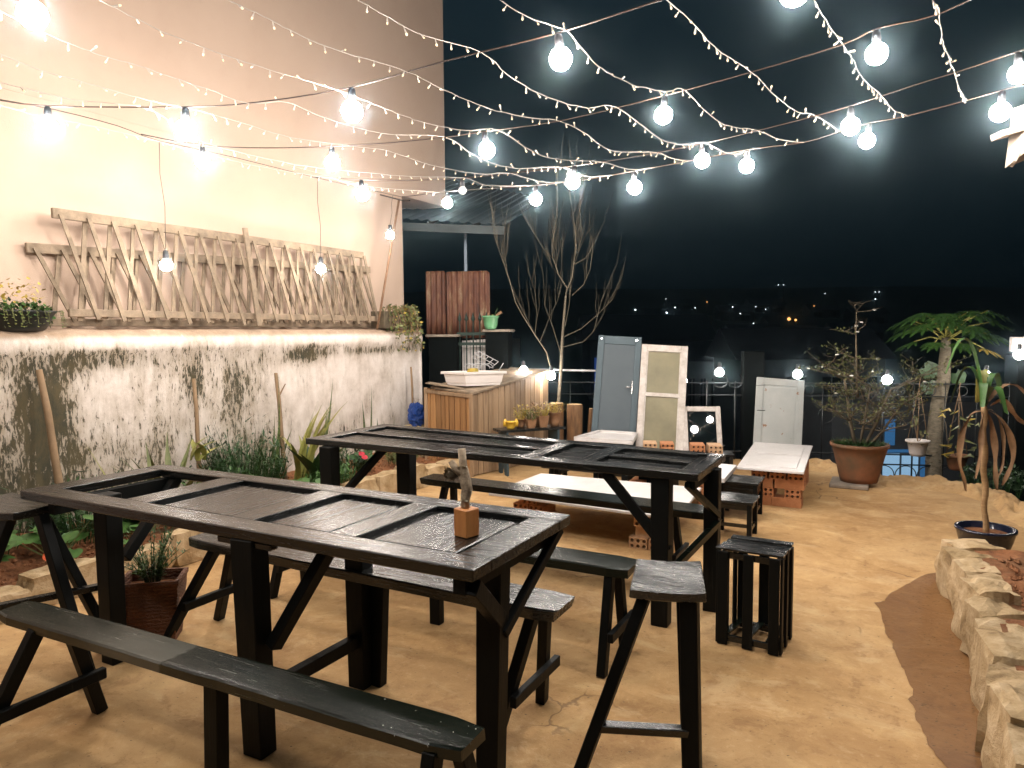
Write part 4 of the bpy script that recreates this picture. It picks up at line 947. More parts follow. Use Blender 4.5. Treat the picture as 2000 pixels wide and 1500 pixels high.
# ------------------------------------------------------------------ plank box (bar counter)
def plank_box():
    t = thing('plank_counter', 'long box of upright pine planks with a slanting grey top', 'counter', (-4.2, 7.4, 0))
    A, B, C = Vector((-4.78, 6.80, 0)), Vector((-4.12, 6.72, 0)), Vector((-3.86, 8.12, 0)); D = A+(C-B)
    def side(P, Q, z0a, z0b, n, mat, out):
        L = (Q-P).length; d = (Q-P).normalized(); x = 0; ws = [rnd(.8, 1.2) for _ in range(n)]; s = sum(ws)
        for i, w in enumerate(ws):
            w = w*L/s; a = P+d*(x+w/2); z = z0a+(z0b-z0a)*((x+w/2)/L)
            build('plank', MB().bar(a+out*rnd(0, .006)+Vector((0, 0, .012)), a+out*rnd(0, .006)+Vector((0, 0, z-.005)), w-.009, .014, out), mat, t, bevel=.002); x += w
    o1 = Vector((-.12, -1, 0)).normalized(); o2 = Vector((1, -.19, 0)).normalized()
    side(A, B, .965, .92, 9, M['plank'], o1); side(B, C, .915, 1.10, 15, M['plank_grey'], o2)
    core = [(A+Vector((.02, .02, 0))), B+Vector((-.02, .02, 0)), C+Vector((-.03, 0, 0)), D]
    mb = MB(); zz = (.93, .89, 1.07, 1.10); mb.add([(p.x, p.y, .01) for p in core]+[(p.x, p.y, z) for p, z in zip(core, zz)], [(3, 2, 1, 0), (4, 5, 6, 7), (0, 1, 5, 4), (1, 2, 6, 5), (2, 3, 7, 6), (3, 0, 4, 7)])
    build('core', mb, M['dark_wall'], t)
    for a, b, h in ((A+Vector((0, 0, .93)), B+Vector((0, 0, .895)), .04), (A+Vector((.02, 0, .42)), B+Vector((-.03, 0, .42)), .035)):
        build('batten', MB().bar(a+o1*.022, b+o1*.022, .018, h), M['plank_grey'], t, bevel=.003)
    for p, z in ((A, .97), (B, .925)): build('corner_post', MB().bar(p+o1*.014+Vector((0, 0, 0)), p+o1*.014+Vector((0, 0, z)), .045, .03, (0, 1, 0)), M['plank_grey'], t, bevel=.003)
    top = MB(); zt = (.985, .94, 1.125, 1.15); q = [A+Vector((.06, -.01, 0)), B+Vector((.03, -.03, 0)), C+Vector((.03, .02, 0)), D]
    top.add([(p.x, p.y, z-.025) for p, z in zip(q, zt)]+[(p.x, p.y, z) for p, z in zip(q, zt)], [(3, 2, 1, 0), (4, 5, 6, 7), (0, 1, 5, 4), (1, 2, 6, 5), (2, 3, 7, 6), (3, 0, 4, 7)])
    build('top_board', top, M['grey_lattice'], t, bevel=.003)
    build('loose_board', MB().bar((-4.72, 6.74, 1.03), (-4.28, 6.86, .965), .16, .012), M['grey_lattice'], t)
plank_box()
def planter():
    A, B, C = Vector((-4.60, 6.86, 0)), Vector((-4.26, 6.80, 0)), Vector((-3.95, 7.17, 0)); D = A+(C-B); z0, z1 = .995, 1.155
    t = thing('white_planter', 'white plastic planter tray on the plank box holding wire racks', 'planter', (-4.2, 7.0, z0))
    c = (A+B+C+D)/4
    def loop(k, z, dz=0): return [(c+(p-c)*k)+Vector((0, 0, z)) for p in (A, B, C, D)]
    L = [loop(.84, z0), loop(.86, z0+.03), loop(.89, z0+.032), loop(.96, z1-.03), loop(1.06, z1-.028), loop(1.06, z1), loop(.97, z1), loop(.92, z1-.05)]
    mb = MB(); vs = [p for l in L for p in l]; fs = [(i*4+j, i*4+(j+1) % 4, (i+1)*4+(j+1) % 4, (i+1)*4+j) for i in range(len(L)-1) for j in range(4)]+[(3, 2, 1, 0), tuple((len(L)-1)*4+j for j in range(4))]
    build('tray', mb.add(vs, fs), M['plastic_white'], t, bevel=.004)
    for k in range(3):
        mb = MB(); p = A.lerp(C, .42+.13*k)+Vector((0, 0, z1+.03)); ring(mb, p, .055, .004, 14, (0, PI), VR); ring(mb, p+Vector((.02, .04, 0)), .055, .004, 14, (0, PI), VR)
        build('wire_hoop', mb, M['silver_rail'], t, True)
    mb = MB(); o = B.lerp(C, .35)+Vector((0, 0, z1+.0)); a, b = VR*.22+Vector((0, 0, -.12)), Vector((-.04, 0, .16))
    o = o+Vector((-.12, .05, .16))
    for i in range(5): mb.tube([o+a*(i/4), o+a*(i/4)+Vector((.09, 0, .07))], .004, 5)
    for i in range(3): mb.tube([o+Vector((.045*i, 0, .035*i)), o+a+Vector((.045*i, 0, .035*i))], .004, 5)
    mb.tube([C+Vector((-.10, 0, z1-.02)), C+Vector((-.02, 0, z1+.09))], .005, 5)
    build('wire_rack', mb, M['silver_rail'], t, True)
    build('straw_clump', stone_mesh(tuple(A.lerp(C, .5)+Vector((0, -.02, z1+.0))), .11, .08, .07, 91), M['leaf_gold'], t)
planter()

def logs():
    for lab, x, y, r, h, z in (('thick brown log standing at the left beside the plank box', -3.70, 8.02, .085, .72, 0), ('paler log with a sawn top standing in the middle', -3.47, 8.06, .095, .71, 0), ('thin log leaning at the right of the other two', -3.33, 8.14, .035, .66, 0)):
        t = thing('standing_log', lab, 'log', (x, y, z), 'logs standing before the fence')
        n = 16; prof = [0, .15, .35, .55, .8, .97, 1]; vs = []
        for i, k in enumerate(prof):
            for j in range(n):
                a = 2*PI*j/n; rr = r*(1+.10*noise.noise(Vector((math.cos(a)*1.5, math.sin(a)*1.5, k*1.5+x*9)))+.06*math.cos(2*a+x*7))*(1 if k < 1 else .96)
                vs.append((x+rr*math.cos(a)+(.05*k if r < .05 else 0), y+rr*math.sin(a), z+h*k))
        m = len(prof)
        build('bark', MB().add(vs, [(i*n+j, i*n+(j+1) % n, (i+1)*n+(j+1) % n, (i+1)*n+j) for i in range(m-1) for j in range(n)]), M['log'], t, True)
        top = [Vector(v)+Vector((0, 0, .001)) for v in vs[-n:]]; build('sawn_end', MB().add(top, [tuple(range(n))]), M['log_end'], t)
logs()

# ------------------------------------------------------------------ bench with small pots
def pot_bench():
    t = thing('pot_bench', 'low black bench with slate blue notched legs holding small pots', 'bench', (-3.6, 7.2, 0))
    a, b = Vector((-3.93, 6.93, .50)), Vector((-3.42, 7.55, .50))
    build('seat', MB().bar(a, b, .26, .028), M['worn_black_x'], t, bevel=.003)
    for p in (a.lerp(b, .10), a.lerp(b, .88)):
        d = (b-a).normalized(); s = Vector((d.y, -d.x, 0)); z = .486
        prof = [(-.13, z), (.13, z), (.13, 0), (.06, 0), (0, .16), (-.06, 0), (-.13, 0)]
        vs = [p*1+s*u+Vector((0, 0, w-p.z))-d*.012 for u, w in prof]+[p*1+s*u+Vector((0, 0, w-p.z))+d*.012 for u, w in prof]; k = 7
        f = [(0, 6, 5, 4, 3, 2, 1), tuple(range(7, 14))]+[(i, (i+1) % 7, 7+(i+1) % 7, 7+i) for i in range(7)]
        # split the notched face so it stays simple
        f = [(0, 4, 3, 2, 1), (0, 6, 5, 4), (7, 8, 9, 10, 11), (7, 11, 12, 13)]+f[2:]
        build('leg', MB().add(vs, f), M['blue_door'], t)
pot_bench()
def small_pot(label, x, y, z, r, h, mat, plant=None, square=False, seed=0):
    random.seed(seed+500)
    t = thing('flower_pot', label, 'flower pot', (x, y, z), 'small pots on the low bench')
    build('pot', MB().lathe([(r*.65, 0), (r*.8, h*.3), (r, h*.95), (r*1.08, h*.96), (r*1.08, h), (r*.92, h), (r*.88, h*.85), (0.001, h*.85)], (x, y, z), 4 if square else 18), mat, t, not square)
    if plant:
        mb = MB()
        for k in range(26):
            a = rnd(0, 2*PI); p = Vector((x+rnd(-.6, .6)*r, y+rnd(-.6, .6)*r, z+h*.85)); q = p+Vector((math.cos(a)*rnd(.02, .09), math.sin(a)*rnd(.02, .09), rnd(.04, .15)))
            mb.tube([p, q], .0022, 4); 
            for _ in range(3): mb.leaf(q+Vector((rnd(-.02, .02), rnd(-.02, .02), rnd(-.02, .02))), (math.cos(a+rnd(-1, 1)), math.sin(a+rnd(-1, 1)), rnd(-.2, .5)), rnd(.025, .05), (0, 0, 1), .55)
        build('foliage', mb, plant, t, kind='stuff')
    return t
small_pot('yellow hen shaped ceramic pot at the near end of the bench', -3.80, 7.02, .515, .062, .085, M['yellow_pot'])
def hen_points():
    t = [o for o in bpy.data.objects if o.get('label', '').startswith('yellow hen')][0]
    for s in (-1, 1):
        c = Vector((-3.80, 7.02, .515))+VR*(.062*s)
        build('wing_tip' if s < 0 else 'head', MB().lathe([(.022, .03), (.026, .075), (.014, .105), (.004, .115)], c, 10), M['yellow_pot'], t, True)
hen_points()
for i, a in enumerate((('clay pot with a spiky yellow green plant behind the yellow pot', -3.76, 7.18, .515, .065, .10, M['small_pot'], M['leaf_gold'], False),
                       ('square brown pot in the middle of the small pots', -3.64, 7.20, .515, .075, .10, M['small_pot'], M['leaf_olive'], True),
                       ('square clay pot with low golden succulent', -3.56, 7.34, .515, .085, .13, M['small_pot'], M['leaf_gold'], True),
                       ('pale saucer pot raised among the small pots', -3.66, 7.40, .515, .055, .16, M['brick_pale'], M['leaf_dry'], False),
                       ('rightmost small pot, brown with trailing golden stems', -3.46, 7.46, .515, .07, .16, M['small_pot'], M['leaf_gold'], False))):
    small_pot(*a, seed=i)
random.seed(11)
def blue_bag():
    c = Vector((-5.02, 6.92, .62)); mb = MB(); n, m = 26, 18; vs = []
    for i in range(m+1):
        for j in range(n):
            a = 2*PI*j/n; b = PI*i/m; d = Vector((math.sin(b)*math.cos(a), math.sin(b)*math.sin(a), math.cos(b)))
            r = .115*(1+.30*noise.noise(d*3)+.28*noise.noise(d*8)); vs.append(c+Vector((d.x*r*.85, d.y*r*.85, d.z*r*1.25)))
    mb.add(vs, [(i*n+j, i*n+(j+1) % n, (i+1)*n+(j+1) % n, (i+1)*n+j) for i in range(m) for j in range(n)])
    t = thing('blue_bag', 'crumpled blue plastic bag between the wall and the plank box', 'bag', (c.x, c.y, .48))
    build('bag', mb, M['blue_bag'], t, False)
    build('tie', MB().tube([c+Vector((0, 0, .13)), c+Vector((-.05, .02, .20)), c+Vector((.03, .02, .19)), c+Vector((0, 0, .13))], .003, 5), M['leaf_dry'], t)
    s = thing('rubble_block', 'block under the blue bag at the foot of the wall', 'block', (c.x, c.y, .1)); build('block', stone_mesh((c.x, c.y, .29), .30, .26, .40, 77), M['stone'], s)
blue_bag()

# ================================================================== PLANTS
def smooth_pts(P, n=4):
    out = []
    for i in range(len(P)-1):
        p0, p1, p2, p3 = P[max(i-1, 0)], P[i], P[i+1], P[min(i+2, len(P)-1)]
        for k in range(n):
            t = k/n; out.append(0.5*((2*p1)+(p2-p0)*t+(2*p0-5*p1+4*p2-p3)*t*t+(3*p1-p0-3*p2+p3)*t**3))
    return out+[P[-1]]
def stakes():
    for lab, a, b, r in (('stout tapering stake leaning on the wall at far left', (-5.32, 2.86, 1.36), (-5.02, 2.84, .15), .026), ('straight pale stake against the wall beside drooping yellow leaves', (-5.34, 4.13, 1.22), (-5.12, 3.98, .15), .018),
                         ('forked stake with a charred tip leaning beside a tall snake plant', (-5.30, 5.02, 1.22), (-4.98, 4.80, .15), .020), ('thin grey stake standing near the right end of the wall', (-5.30, 7.21, 1.18), (-5.22, 7.16, .15), .014)):
        a, b = Vector(a), Vector(b); t = thing('wooden_stake', lab, 'stake', tuple(b), 'stakes leaning on the mouldy wall')
        mid = a.lerp(b, .5)+Vector((rnd(-.01, .01), rnd(-.015, .015), 0))
        build('pole', MB().tube([b, b.lerp(mid, .5), mid, a.lerp(mid, .5)+Vector((0, .008, 0)), a], [r*1.05, r*1.1, r, r*.95, r*.85], 8), M['stake'], t, True)
        if 'forked' in lab: build('twig', MB().tube([a.lerp(b, .22), a.lerp(b, .10)+Vector((0.02, .09, 0))], [.010, .005], 6), M['stake'], t, True)
stakes()
def blades(name, label, base, spec, mat, group=None, cat='plant'):
    # spec: (azimuth, lean, height, width, droop)
    t = thing(name, label, cat, tuple(base), group); b0 = Vector(base)
    for az, lean, h, w, droop in spec:
        d = Vector((math.cos(az), math.sin(az), 0)); p = b0+Vector((rnd(-.05, .05), rnd(-.06, .06), 0)); pts = []; ws = []
        n = 9
        for i in range(n+1):
            k = i/n; pts.append(p+d*(lean*h*k+droop*.5*k*k)+Vector((0, 0, h*(k-droop*k*k*k*.75)))+d.cross(Vector((0, 0, 1)))*(.012*math.sin(k*4+az*3)))
            ws.append(w*(.55+.45*math.sin(PI*min(1, k*1.25)))*(1 if k < .7 else max(.04, 1-(k-.7)/.3)))
        build('leaf', MB().strip(pts, ws, d.cross(Vector((0, 0, 1))) if droop else Vector((math.cos(az+1.2), math.sin(az+1.2), 0)), .22), mat, t, True)
    return t
R_ = lambda: rnd(0, 2*PI)
blades('snake_plant', 'tall upright snake plant blades beside the forked stake', (-5.08, 4.78, .15), [(-1.9, .10, .62, .05, 0), (-1.6, .26, .55, .045, .1), (1.4, .22, .6, .045, .1), (.6, .1, .8, .05, 0), (-2.6, .2, .5, .04, .1), (1.5, .02, 1.08, .055, 0), (1.7, .14, .7, .045, 0)], M['snake'], 'snake plants along the wall')
blades('snake_plant', 'snake plant with two sharp upright tips left of the second table', (-5.15, 5.50, .15), [(1.2, .12, .80, .06, 0), (1.6, .22, .98, .055, 0), (0.4, .1, .7, .05, 0), (-1.4, .1, .5, .05, 0), (0.3, .3, .4, .05, 0)], M['snake'], 'snake plants along the wall')
blades('snake_plant', 'pair of broad snake plant blades showing over the second table', (-5.15, 6.2, .15), [(1.3, .03, .88, .08, 0), (-1.5, .12, .72, .05, 0), (-1.3, -.1, .5, .05, 0)], M['snake'], 'snake plants along the wall')
blades('snake_plant', 'small snake plant right of the broad pair', (-5.15, 6.55, .15), [(1.3, .05, .50, .06, 0), (-1.2, .1, .45, .05, 0)], M['snake'], 'snake plants along the wall')
blades('drooping_plant', 'clump of drooping yellow edged leaves around the straight stake', (-5.14, 3.98, .55), [(R_(), .25, .12+rnd(0, .1), .05, rnd(.35, .55)) for _ in range(4)]+[(-1.2, .1, .22, .05, .25), (1.2, .12, .26, .05, .3)], M['leaf_yellow'], 'dracaenas along the wall')
blades('drooping_plant', 'arching yellow green leaves between the snake plant and second table', (-4.92, 4.95, .18), [(R_(), rnd(.15, .45), rnd(.55, .95), .05, rnd(.1, .3)) for _ in range(16)], M['leaf_yellow'], 'dracaenas along the wall')
blades('agave_plant', 'dark agave fanning out behind the left end of the second table', (-4.78, 5.05, .2), [(R_(), rnd(.5, 1.0), rnd(.30, .48), .085, rnd(0, .1)) for _ in range(14)], M['leaf_dark'])
blades('aloe_plant', 'grey green strappy plant seen through the open bay of the table', (-4.95, 3.55, .18), [(R_(), rnd(.3, .8), rnd(.4, .65), .055, rnd(0, .2)) for _ in range(18)], M['leaf_olive'])
blades('broad_blade_plant', 'single long pale blade rising at the left of the open bay', (-5.1, 3.35, .2), [(-1.9, .5, .62, .05, 0), (0.8, .5, .4, .05, .1)], M['leaf_yellow'])

def fern(label, c, rx, ry, h, n, mat, name='fern', blade=.16, group=None):
    t = thing(name, label, 'plant', tuple(c), group); mb = MB(); c = Vector(c)
    for _ in range(n):
        a = R_(); r = math.sqrt(random.random()); p = c+Vector((math.cos(a)*rx*r, math.sin(a)*ry*r, rnd(0, .02))); hh = h*(1-.4*r)*rnd(.6, 1.15)
        d = Vector((math.cos(a)*rnd(.1, .5)*hh, math.sin(a)*rnd(.1, .5)*hh, hh)); q = p+d; mb.strip([p, p+d*.5+Vector((rnd(-.01, .01), 0, 0)), q], [.006, .006, .001], Vector((math.sin(a+1), math.cos(a), 0)), .1)
        for k in range(7):
            e = p+d*rnd(.25, 1); mb.leaf(e, (rnd(-1, 1), rnd(-1, 1), rnd(-.1, .9)), rnd(.25, .5)*blade, (0, 0, 1), .28)
    build('foliage', mb, mat, t, kind='stuff'); return t
fern('bushy fine fern at the wall between the two stakes', (-5.08, 4.42, .15), .18, .34, .66, 260, M['leaf_dark'])
fern('feathery dark green bush behind the left end of the first table', (-5.0, 2.95, .18), .20, .32, .46, 200, M['leaf_dark'], 'garden_bush')
fern('low green tuft beside the soil near the second table leg', (-4.85, 5.55, .16), .16, .25, .30, 110, M['leaf_dark'], 'garden_bush')
fern('light green herb tuft under the second table by the stones', (-4.62, 5.0, .16), .15, .2, .24, 90, M['leaf'], 'garden_bush')
fern('small tuft on the soil near the pine box with a few grey stems', (-4.8, 6.35, .16), .12, .2, .18, 60, M['leaf_olive'], 'garden_bush')
fern('pale green weeds at the foot of the wall near the blue bag', (-5.2, 6.75, .16), .10, .2, .22, 60, M['leaf_olive'], 'garden_bush')
fern('dense shrub at the wall left edge behind the high stool', (-5.1, 2.2, .2), .2, .35, .42, 160, M['leaf_dark'], 'garden_bush')
fern('airy fern spilling over the soil seen through the table legs', (-4.85, 3.9, .18), .18, .3, .34, 120, M['leaf'], 'garden_bush')

def disc_leaf(mb, c, r, nrm, lobes=0, n=14):
    nrm = Vector(nrm).normalized(); x = nrm.orthogonal().normalized(); y = nrm.cross(x); a0 = R_(); vs = [Vector(c)-nrm*r*.12]
    for i in range(n):
        a = a0+2*PI*i/n; rr = r*(1+.08*math.sin(5*a)+(.25*abs(math.sin(lobes*a/2)) if lobes else 0))*(0.55 if i == 0 else 1); vs.append(Vector(c)+x*rr*math.cos(a)+y*rr*math.sin(a)+nrm*.02*r*math.sin(3*a))
    return mb.add(vs, [(0, i+1, (i+1) % n+1) for i in range(n)])
def round_leaves(label, c, n, r, spread, h, mat, flowers=None, name='begonia_plant'):
    t = thing(name, label, 'plant', tuple(c)); c = Vector(c)
    for i in range(n):
        a = R_(); q = c+Vector((math.cos(a)*spread[0]*rnd(.1, 1), math.sin(a)*spread[1]*rnd(.1, 1), rnd(.3, 1)*h)); mb = MB()
        disc_leaf(mb, q, r*rnd(.7, 1.15), (rnd(-.3, .6), rnd(-.6, .2), 1)); o = build('leaf', mb, mat, t, True)
        build('leaf_stalk', MB().tube([c+(q-c)*.1+Vector((0, 0, -.02)), q-Vector((0, 0, .004))], .003, 5), M['leaf_olive'], o)
    if flowers:
        for q, m in flowers:
            q = Vector(q); mb = MB()
            for k in range(7): disc_leaf(mb, q+Vector((math.cos(k*.9)*.016, math.sin(k*.9)*.016, .008*(k % 2))), .02, (math.cos(k*.9)*.8+.4, math.sin(k*.9)*.8-.5, .7), 0, 7)
            build('flower', mb, m, t, True)
    return t
round_leaves('broad leaved begonia with one orange flower at lower left', (-4.72, 2.58, .17), 17, .06, (.26, .28), .26, M['leaf'], [((-4.48, 2.40, .27), M['flower_orange'])])
round_leaves('round leaved plant at the left frame edge over the soil', (-4.72, 2.18, .18), 10, .085, (.2, .2), .24, M['leaf'])
round_leaves('large flat leaves over the soil behind the table leg', (-4.75, 3.25, .17), 13, .08, (.26, .35), .18, M['leaf'])
round_leaves('round green leaf on a long stalk against the wall', (-5.2, 3.1, .35), 3, .06, (.05, .06), .40, M['leaf'])
round_leaves('leafy clump with pink flower under the second table', (-4.72, 5.60, .16), 14, .05, (.18, .2), .24, M['leaf_dark'], [((-4.60, 5.47, .38), M['flower_red']), ((-4.68, 5.52, .40), M['flower_red'])])
round_leaves('broad green leaves low under the left end of the second table', (-4.55, 4.62, .15), 10, .07, (.18, .22), .18, M['leaf'])
round_leaves('small green seedling on top of the edging stones', (-4.42, 3.42, .2), 6, .04, (.07, .09), .08, M['leaf'], None, 'seedling')
round_leaves('pale heart leaves against the stones left of the square pot', (-4.55, 2.95, .17), 7, .05, (.12, .16), .12, M['leaf'])

def woven_pot():
    t = thing('square_planter', 'square woven brown planter with an airy green herb under the table', 'flower pot', (-3.52, 2.42, 0))
    top = [(-3.46, 2.16), (-3.225, 2.35), (-3.37, 2.52), (-3.60, 2.34)]; bot = [(-3.45, 2.22), (-3.28, 2.36), (-3.38, 2.48), (-3.54, 2.35)]
    def r(p, c, k): return (c[0]+(p[0]-c[0])*k, c[1]+(p[1]-c[1])*k)
    c = (-3.414, 2.343); n = 9; vs = []
    for i in range(n+1):
        k = i/n
        for a, b in zip(bot, top): vs.append((a[0]+(b[0]-a[0])*k+.003*(i % 2), a[1]+(b[1]-a[1])*k, .33*k))
    fs = [(i*4+j, i*4+(j+1) % 4, (i+1)*4+(j+1) % 4, (i+1)*4+j) for i in range(n) for j in range(4)]+[(3, 2, 1, 0)]
    build('pot', MB().add(vs, fs), M['basket'], t)
    mb = MB(); rim = [(*r(p, c, 1.03), .315) for p in top]+[(*r(p, c, 1.03), .338) for p in top]+[(*r(p, c, .90), .338) for p in top]+[(*r(p, c, .88), .27) for p in top]
    build('rim', mb.add(rim, [(i*4+j, i*4+(j+1) % 4, (i+1)*4+(j+1) % 4, (i+1)*4+j) for i in range(3) for j in range(4)]), M['basket'], t)
    build('soil', MB().add([(*r(p, c, .9), .285) for p in top], [(0, 1, 2, 3)]), M['soil'], t)
    stems = MB(); lf = MB()
    for _ in range(46):
        a = R_(); p = Vector((c[0]+.03*math.cos(a), c[1]+.03*math.sin(a), .285)); h = rnd(.12, .30); sp = rnd(.03, .17); pts = [p+Vector((math.cos(a)*sp*k*k, math.sin(a)*sp*k*k, h*k)) for k in (0, .35, .7, 1)]
        stems.tube(pts, [.003, .0025, .002, .001], 4)
        for _ in range(34):
            k = rnd(.25, 1); i = min(2, int(k*3)); q = pts[i].lerp(pts[i+1], k*3-i); lf.leaf(q, (rnd(-1, 1), rnd(-1, 1), rnd(0, 1)), rnd(.015, .04), (0, 0, 1), .22)
    build('stems', stems, M['leaf_dark'], t, kind='stuff'); build('foliage', lf, M['leaf'], t, kind='stuff')
woven_pot()

def shelf_basket():
    c = Vector((-5.50, 2.84, 1.63)); t = thing('basket_planter', 'black bowl of leafy succulents on the wall ledge at far left', 'flower pot', tuple(c))
    prof = [(.10, 0), (.13, .01), (.165, .06), (.185, .125), (.20, .14), (.198, .15), (.18, .14), (.16, .08), (.001, .08)]
    mb = MB().lathe(prof, (0, 0, 0), 24); mb.xf(lambda p: (c.x+p.x*.75, c.y+p.y*1.28, c.z+p.z)); build('bowl', mb, M['black_plastic'], t, True)
    for m, n, z, nm in ((M['leaf'], 620, .17, 'foliage'), (M['leaf_gold'], 160, .22, 'tips')):
        mb = MB()
        for _ in range(n):
            a = R_(); r = math.sqrt(random.random()); q = c+Vector((math.cos(a)*.16*r, math.sin(a)*.25*r, z*rnd(.75, 1)+.06*(1-r)*rnd(.2, 1.3)-(.10*rnd(0, 1) if r > .9 else 0)))
            if nm == 'tips': q += Vector((0, -.06, rnd(0, .13)))
            mb.leaf(q, (rnd(-1, 1), rnd(-1, 1), rnd(-.2, .8)), rnd(.02, .045), (0, 0, 1), .65)
        build(nm, mb, m, t, kind='stuff')
    mb = MB()
    for _ in range(14):
        a = rnd(-.6, 1.2); p = c+Vector((.13, rnd(-.2, .25), .14)); mb.tube([p, p+Vector((.04, 0, .01)), p+Vector((.06, 0, -rnd(.03, .11)))], .002, 4)
        for k in range(6): mb.leaf(p+Vector((.05, rnd(-.01, .01), -.02*k)), (rnd(0, 1), rnd(-1, 1), -.4), .022, (0, 0, 1), .7)
    build('trailing_stems', mb, M['leaf_olive'], t, kind='stuff')
shelf_basket()
def vine_box():
    c = Vector((-5.50, 7.05, 1.66)); t = thing('hanging_vine', 'dark box of trailing golden vine spilling over the wall end', 'plant', tuple(c))
    build('box', MB().box((c.x-.1, c.y-.22, c.z), (c.x+.10, c.y+.22, c.z+.2)), M['bark_brown'], t)
    st = MB(); lf = MB()
    for _ in range(60):
        p = c+Vector((rnd(-.06, .12), rnd(-.15, .42), rnd(.16, .24))); out = rnd(.04, .16); drop = rnd(.1, .52); s = rnd(-.05, .10)
        pts = [p, p+Vector((out*.6, s*.4, .05)), p+Vector((out, s, -drop*.4)), p+Vector((out*1.05, s*1.3, -drop))]; st.tube(pts, [.003, .003, .002, .0015], 4)
        for k in range(9):
            u = rnd(.2, 1)*3; i = min(2, int(u)); q = pts[i].lerp(pts[i+1], u-i); lf.leaf(q, (rnd(-.2, 1), rnd(-1, 1), rnd(-1, .4)), rnd(.03, .06), (1, 0, 0), .6)
    build('stems', st, M['leaf_dry'], t, kind='stuff'); build('foliage', lf, M['leaf_olive'], t, kind='stuff')
    lf = MB()
    for _ in range(90):
        q = c+Vector((rnd(0, .22), rnd(-.1, .45), rnd(-.3, .22))); lf.leaf(q, (rnd(-.2, 1), rnd(-1, 1), rnd(-1, .4)), rnd(.03, .055), (1, 0, 0), .6)
    build('golden_leaves', lf, M['leaf_gold'], t, kind='stuff')
vine_box()

# ------------------------------------------------------------------ bare tree
def bare_tree():
    t = thing('bare_tree', 'leafless young tree with pale trunk and many thin upright twigs', 'tree', (-3.72, 8.16, 0)); rn = random.Random(21)
    def px(x, y, d=9.0):
        # measured points of the crown, laid out across the line of sight
        return Vector((0, 0, 1.6))+VD*d+VR*((x-1000)/1400*d)+Vector((0, 0, -(y-650)/1400*d*1.0))
    twigs = MB()
    def grow(mb, pts, r0, r1, depth, tag_=None):
        n = len(pts); mb.tube(pts, [r0+(r1-r0)*i/(n-1) for i in range(n)], 6 if r0 > .008 else 4)
        if depth <= 0: return
        for k in range(7 if depth > 1 else 5):
            u = rn.uniform(.25, .95)*(n-1); i = min(n-2, int(u)); p = pts[i].lerp(pts[i+1], u-i); d = (pts[i+1]-pts[i]).normalized()
            L = rn.uniform(.28, .66)*(1 if depth > 1 else .65); sd = Vector((rn.uniform(-1, 1), rn.uniform(-1, 1), 0)); d2 = (d+sd*.55+Vector((0, 0, .5))).normalized()
            q = [p, p+d2*L*.4+Vector((rn.uniform(-.02, .02), rn.uniform(-.02, .02), .01)), p+d2*L*.7+Vector((0, 0, .04)), p+d2*L+Vector((0, 0, .10))]
            r = (r0+(r1-r0)*u/(n-1))*.55; grow(twigs, q, max(.0020, r*.7), .0010, depth-1)
    def limb(name, pl, r0, r1, depth, dd):
        pts = [px(x, y, 9.0+dd*k/(len(pl)-1)) for k, (x, y) in enumerate(pl)]; mb = MB(); grow(mb, pts, r0*(.50 if name == 'branch' else .75), r1*.5, depth); return build(name, mb, M['bark_pale'], t, True)
    limb('trunk', [(1092, 897), (1090, 800), (1096, 720), (1099, 660), (1104, 600), (1106, 580)], .036, .022, 0, 0)
    limb('branch', [(1106, 580), (1108, 565), (1092, 540), (1080, 505), (1079, 480), (1090, 430), (1091, 398)], .017, .003, 2, .3)
    limb('branch', [(1080, 508), (1062, 488), (1045, 460), (1028, 432), (1016, 410)], .009, .002, 1, -.3)
    limb('branch', [(1106, 575), (1118, 545), (1122, 515), (1126, 490), (1124, 450), (1120, 425), (1140, 390)], .017, .003, 2, -.2)
    limb('branch', [(1124, 520), (1145, 508), (1158, 485), (1180, 440), (1186, 410)], .010, .002, 1, .4)
    limb('branch', [(1118, 580), (1140, 560), (1153, 530), (1159, 490), (1154, 462)], .011, .002, 1, -.4)
    limb('branch', [(1080, 740), (1068, 690), (1045, 655), (1020, 615), (1008, 592), (997, 550), (985, 515), (973, 480), (975, 460)], .020, .003, 2, .3)
    limb('branch', [(1100, 680), (1140, 670), (1160, 650), (1175, 590), (1205, 520), (1214, 465)], .010, .002, 1, .3)
    limb('branch', [(1102, 660), (1135, 645), (1165, 620), (1185, 600), (1208, 560), (1215, 530)], .009, .002, 1, -.3)
    limb('branch', [(1098, 700), (1080, 640), (1065, 600), (1062, 540), (1058, 510)], .008, .002, 1, .5)
    limb('branch', [(1045, 655), (1050, 620), (1046, 570), (1032, 530)], .008, .002, 1, -.3)
    limb('branch', [(1055, 670), (1075, 620), (1090, 590), (1096, 560)], .007, .002, 1, .2)
    limb('branch', [(1104, 640), (1112, 600), (1116, 540), (1118, 500)], .010, .003, 1, .2)
    build('twigs', twigs, M['bark_pale'], t, True, kind='stuff')
bare_tree()

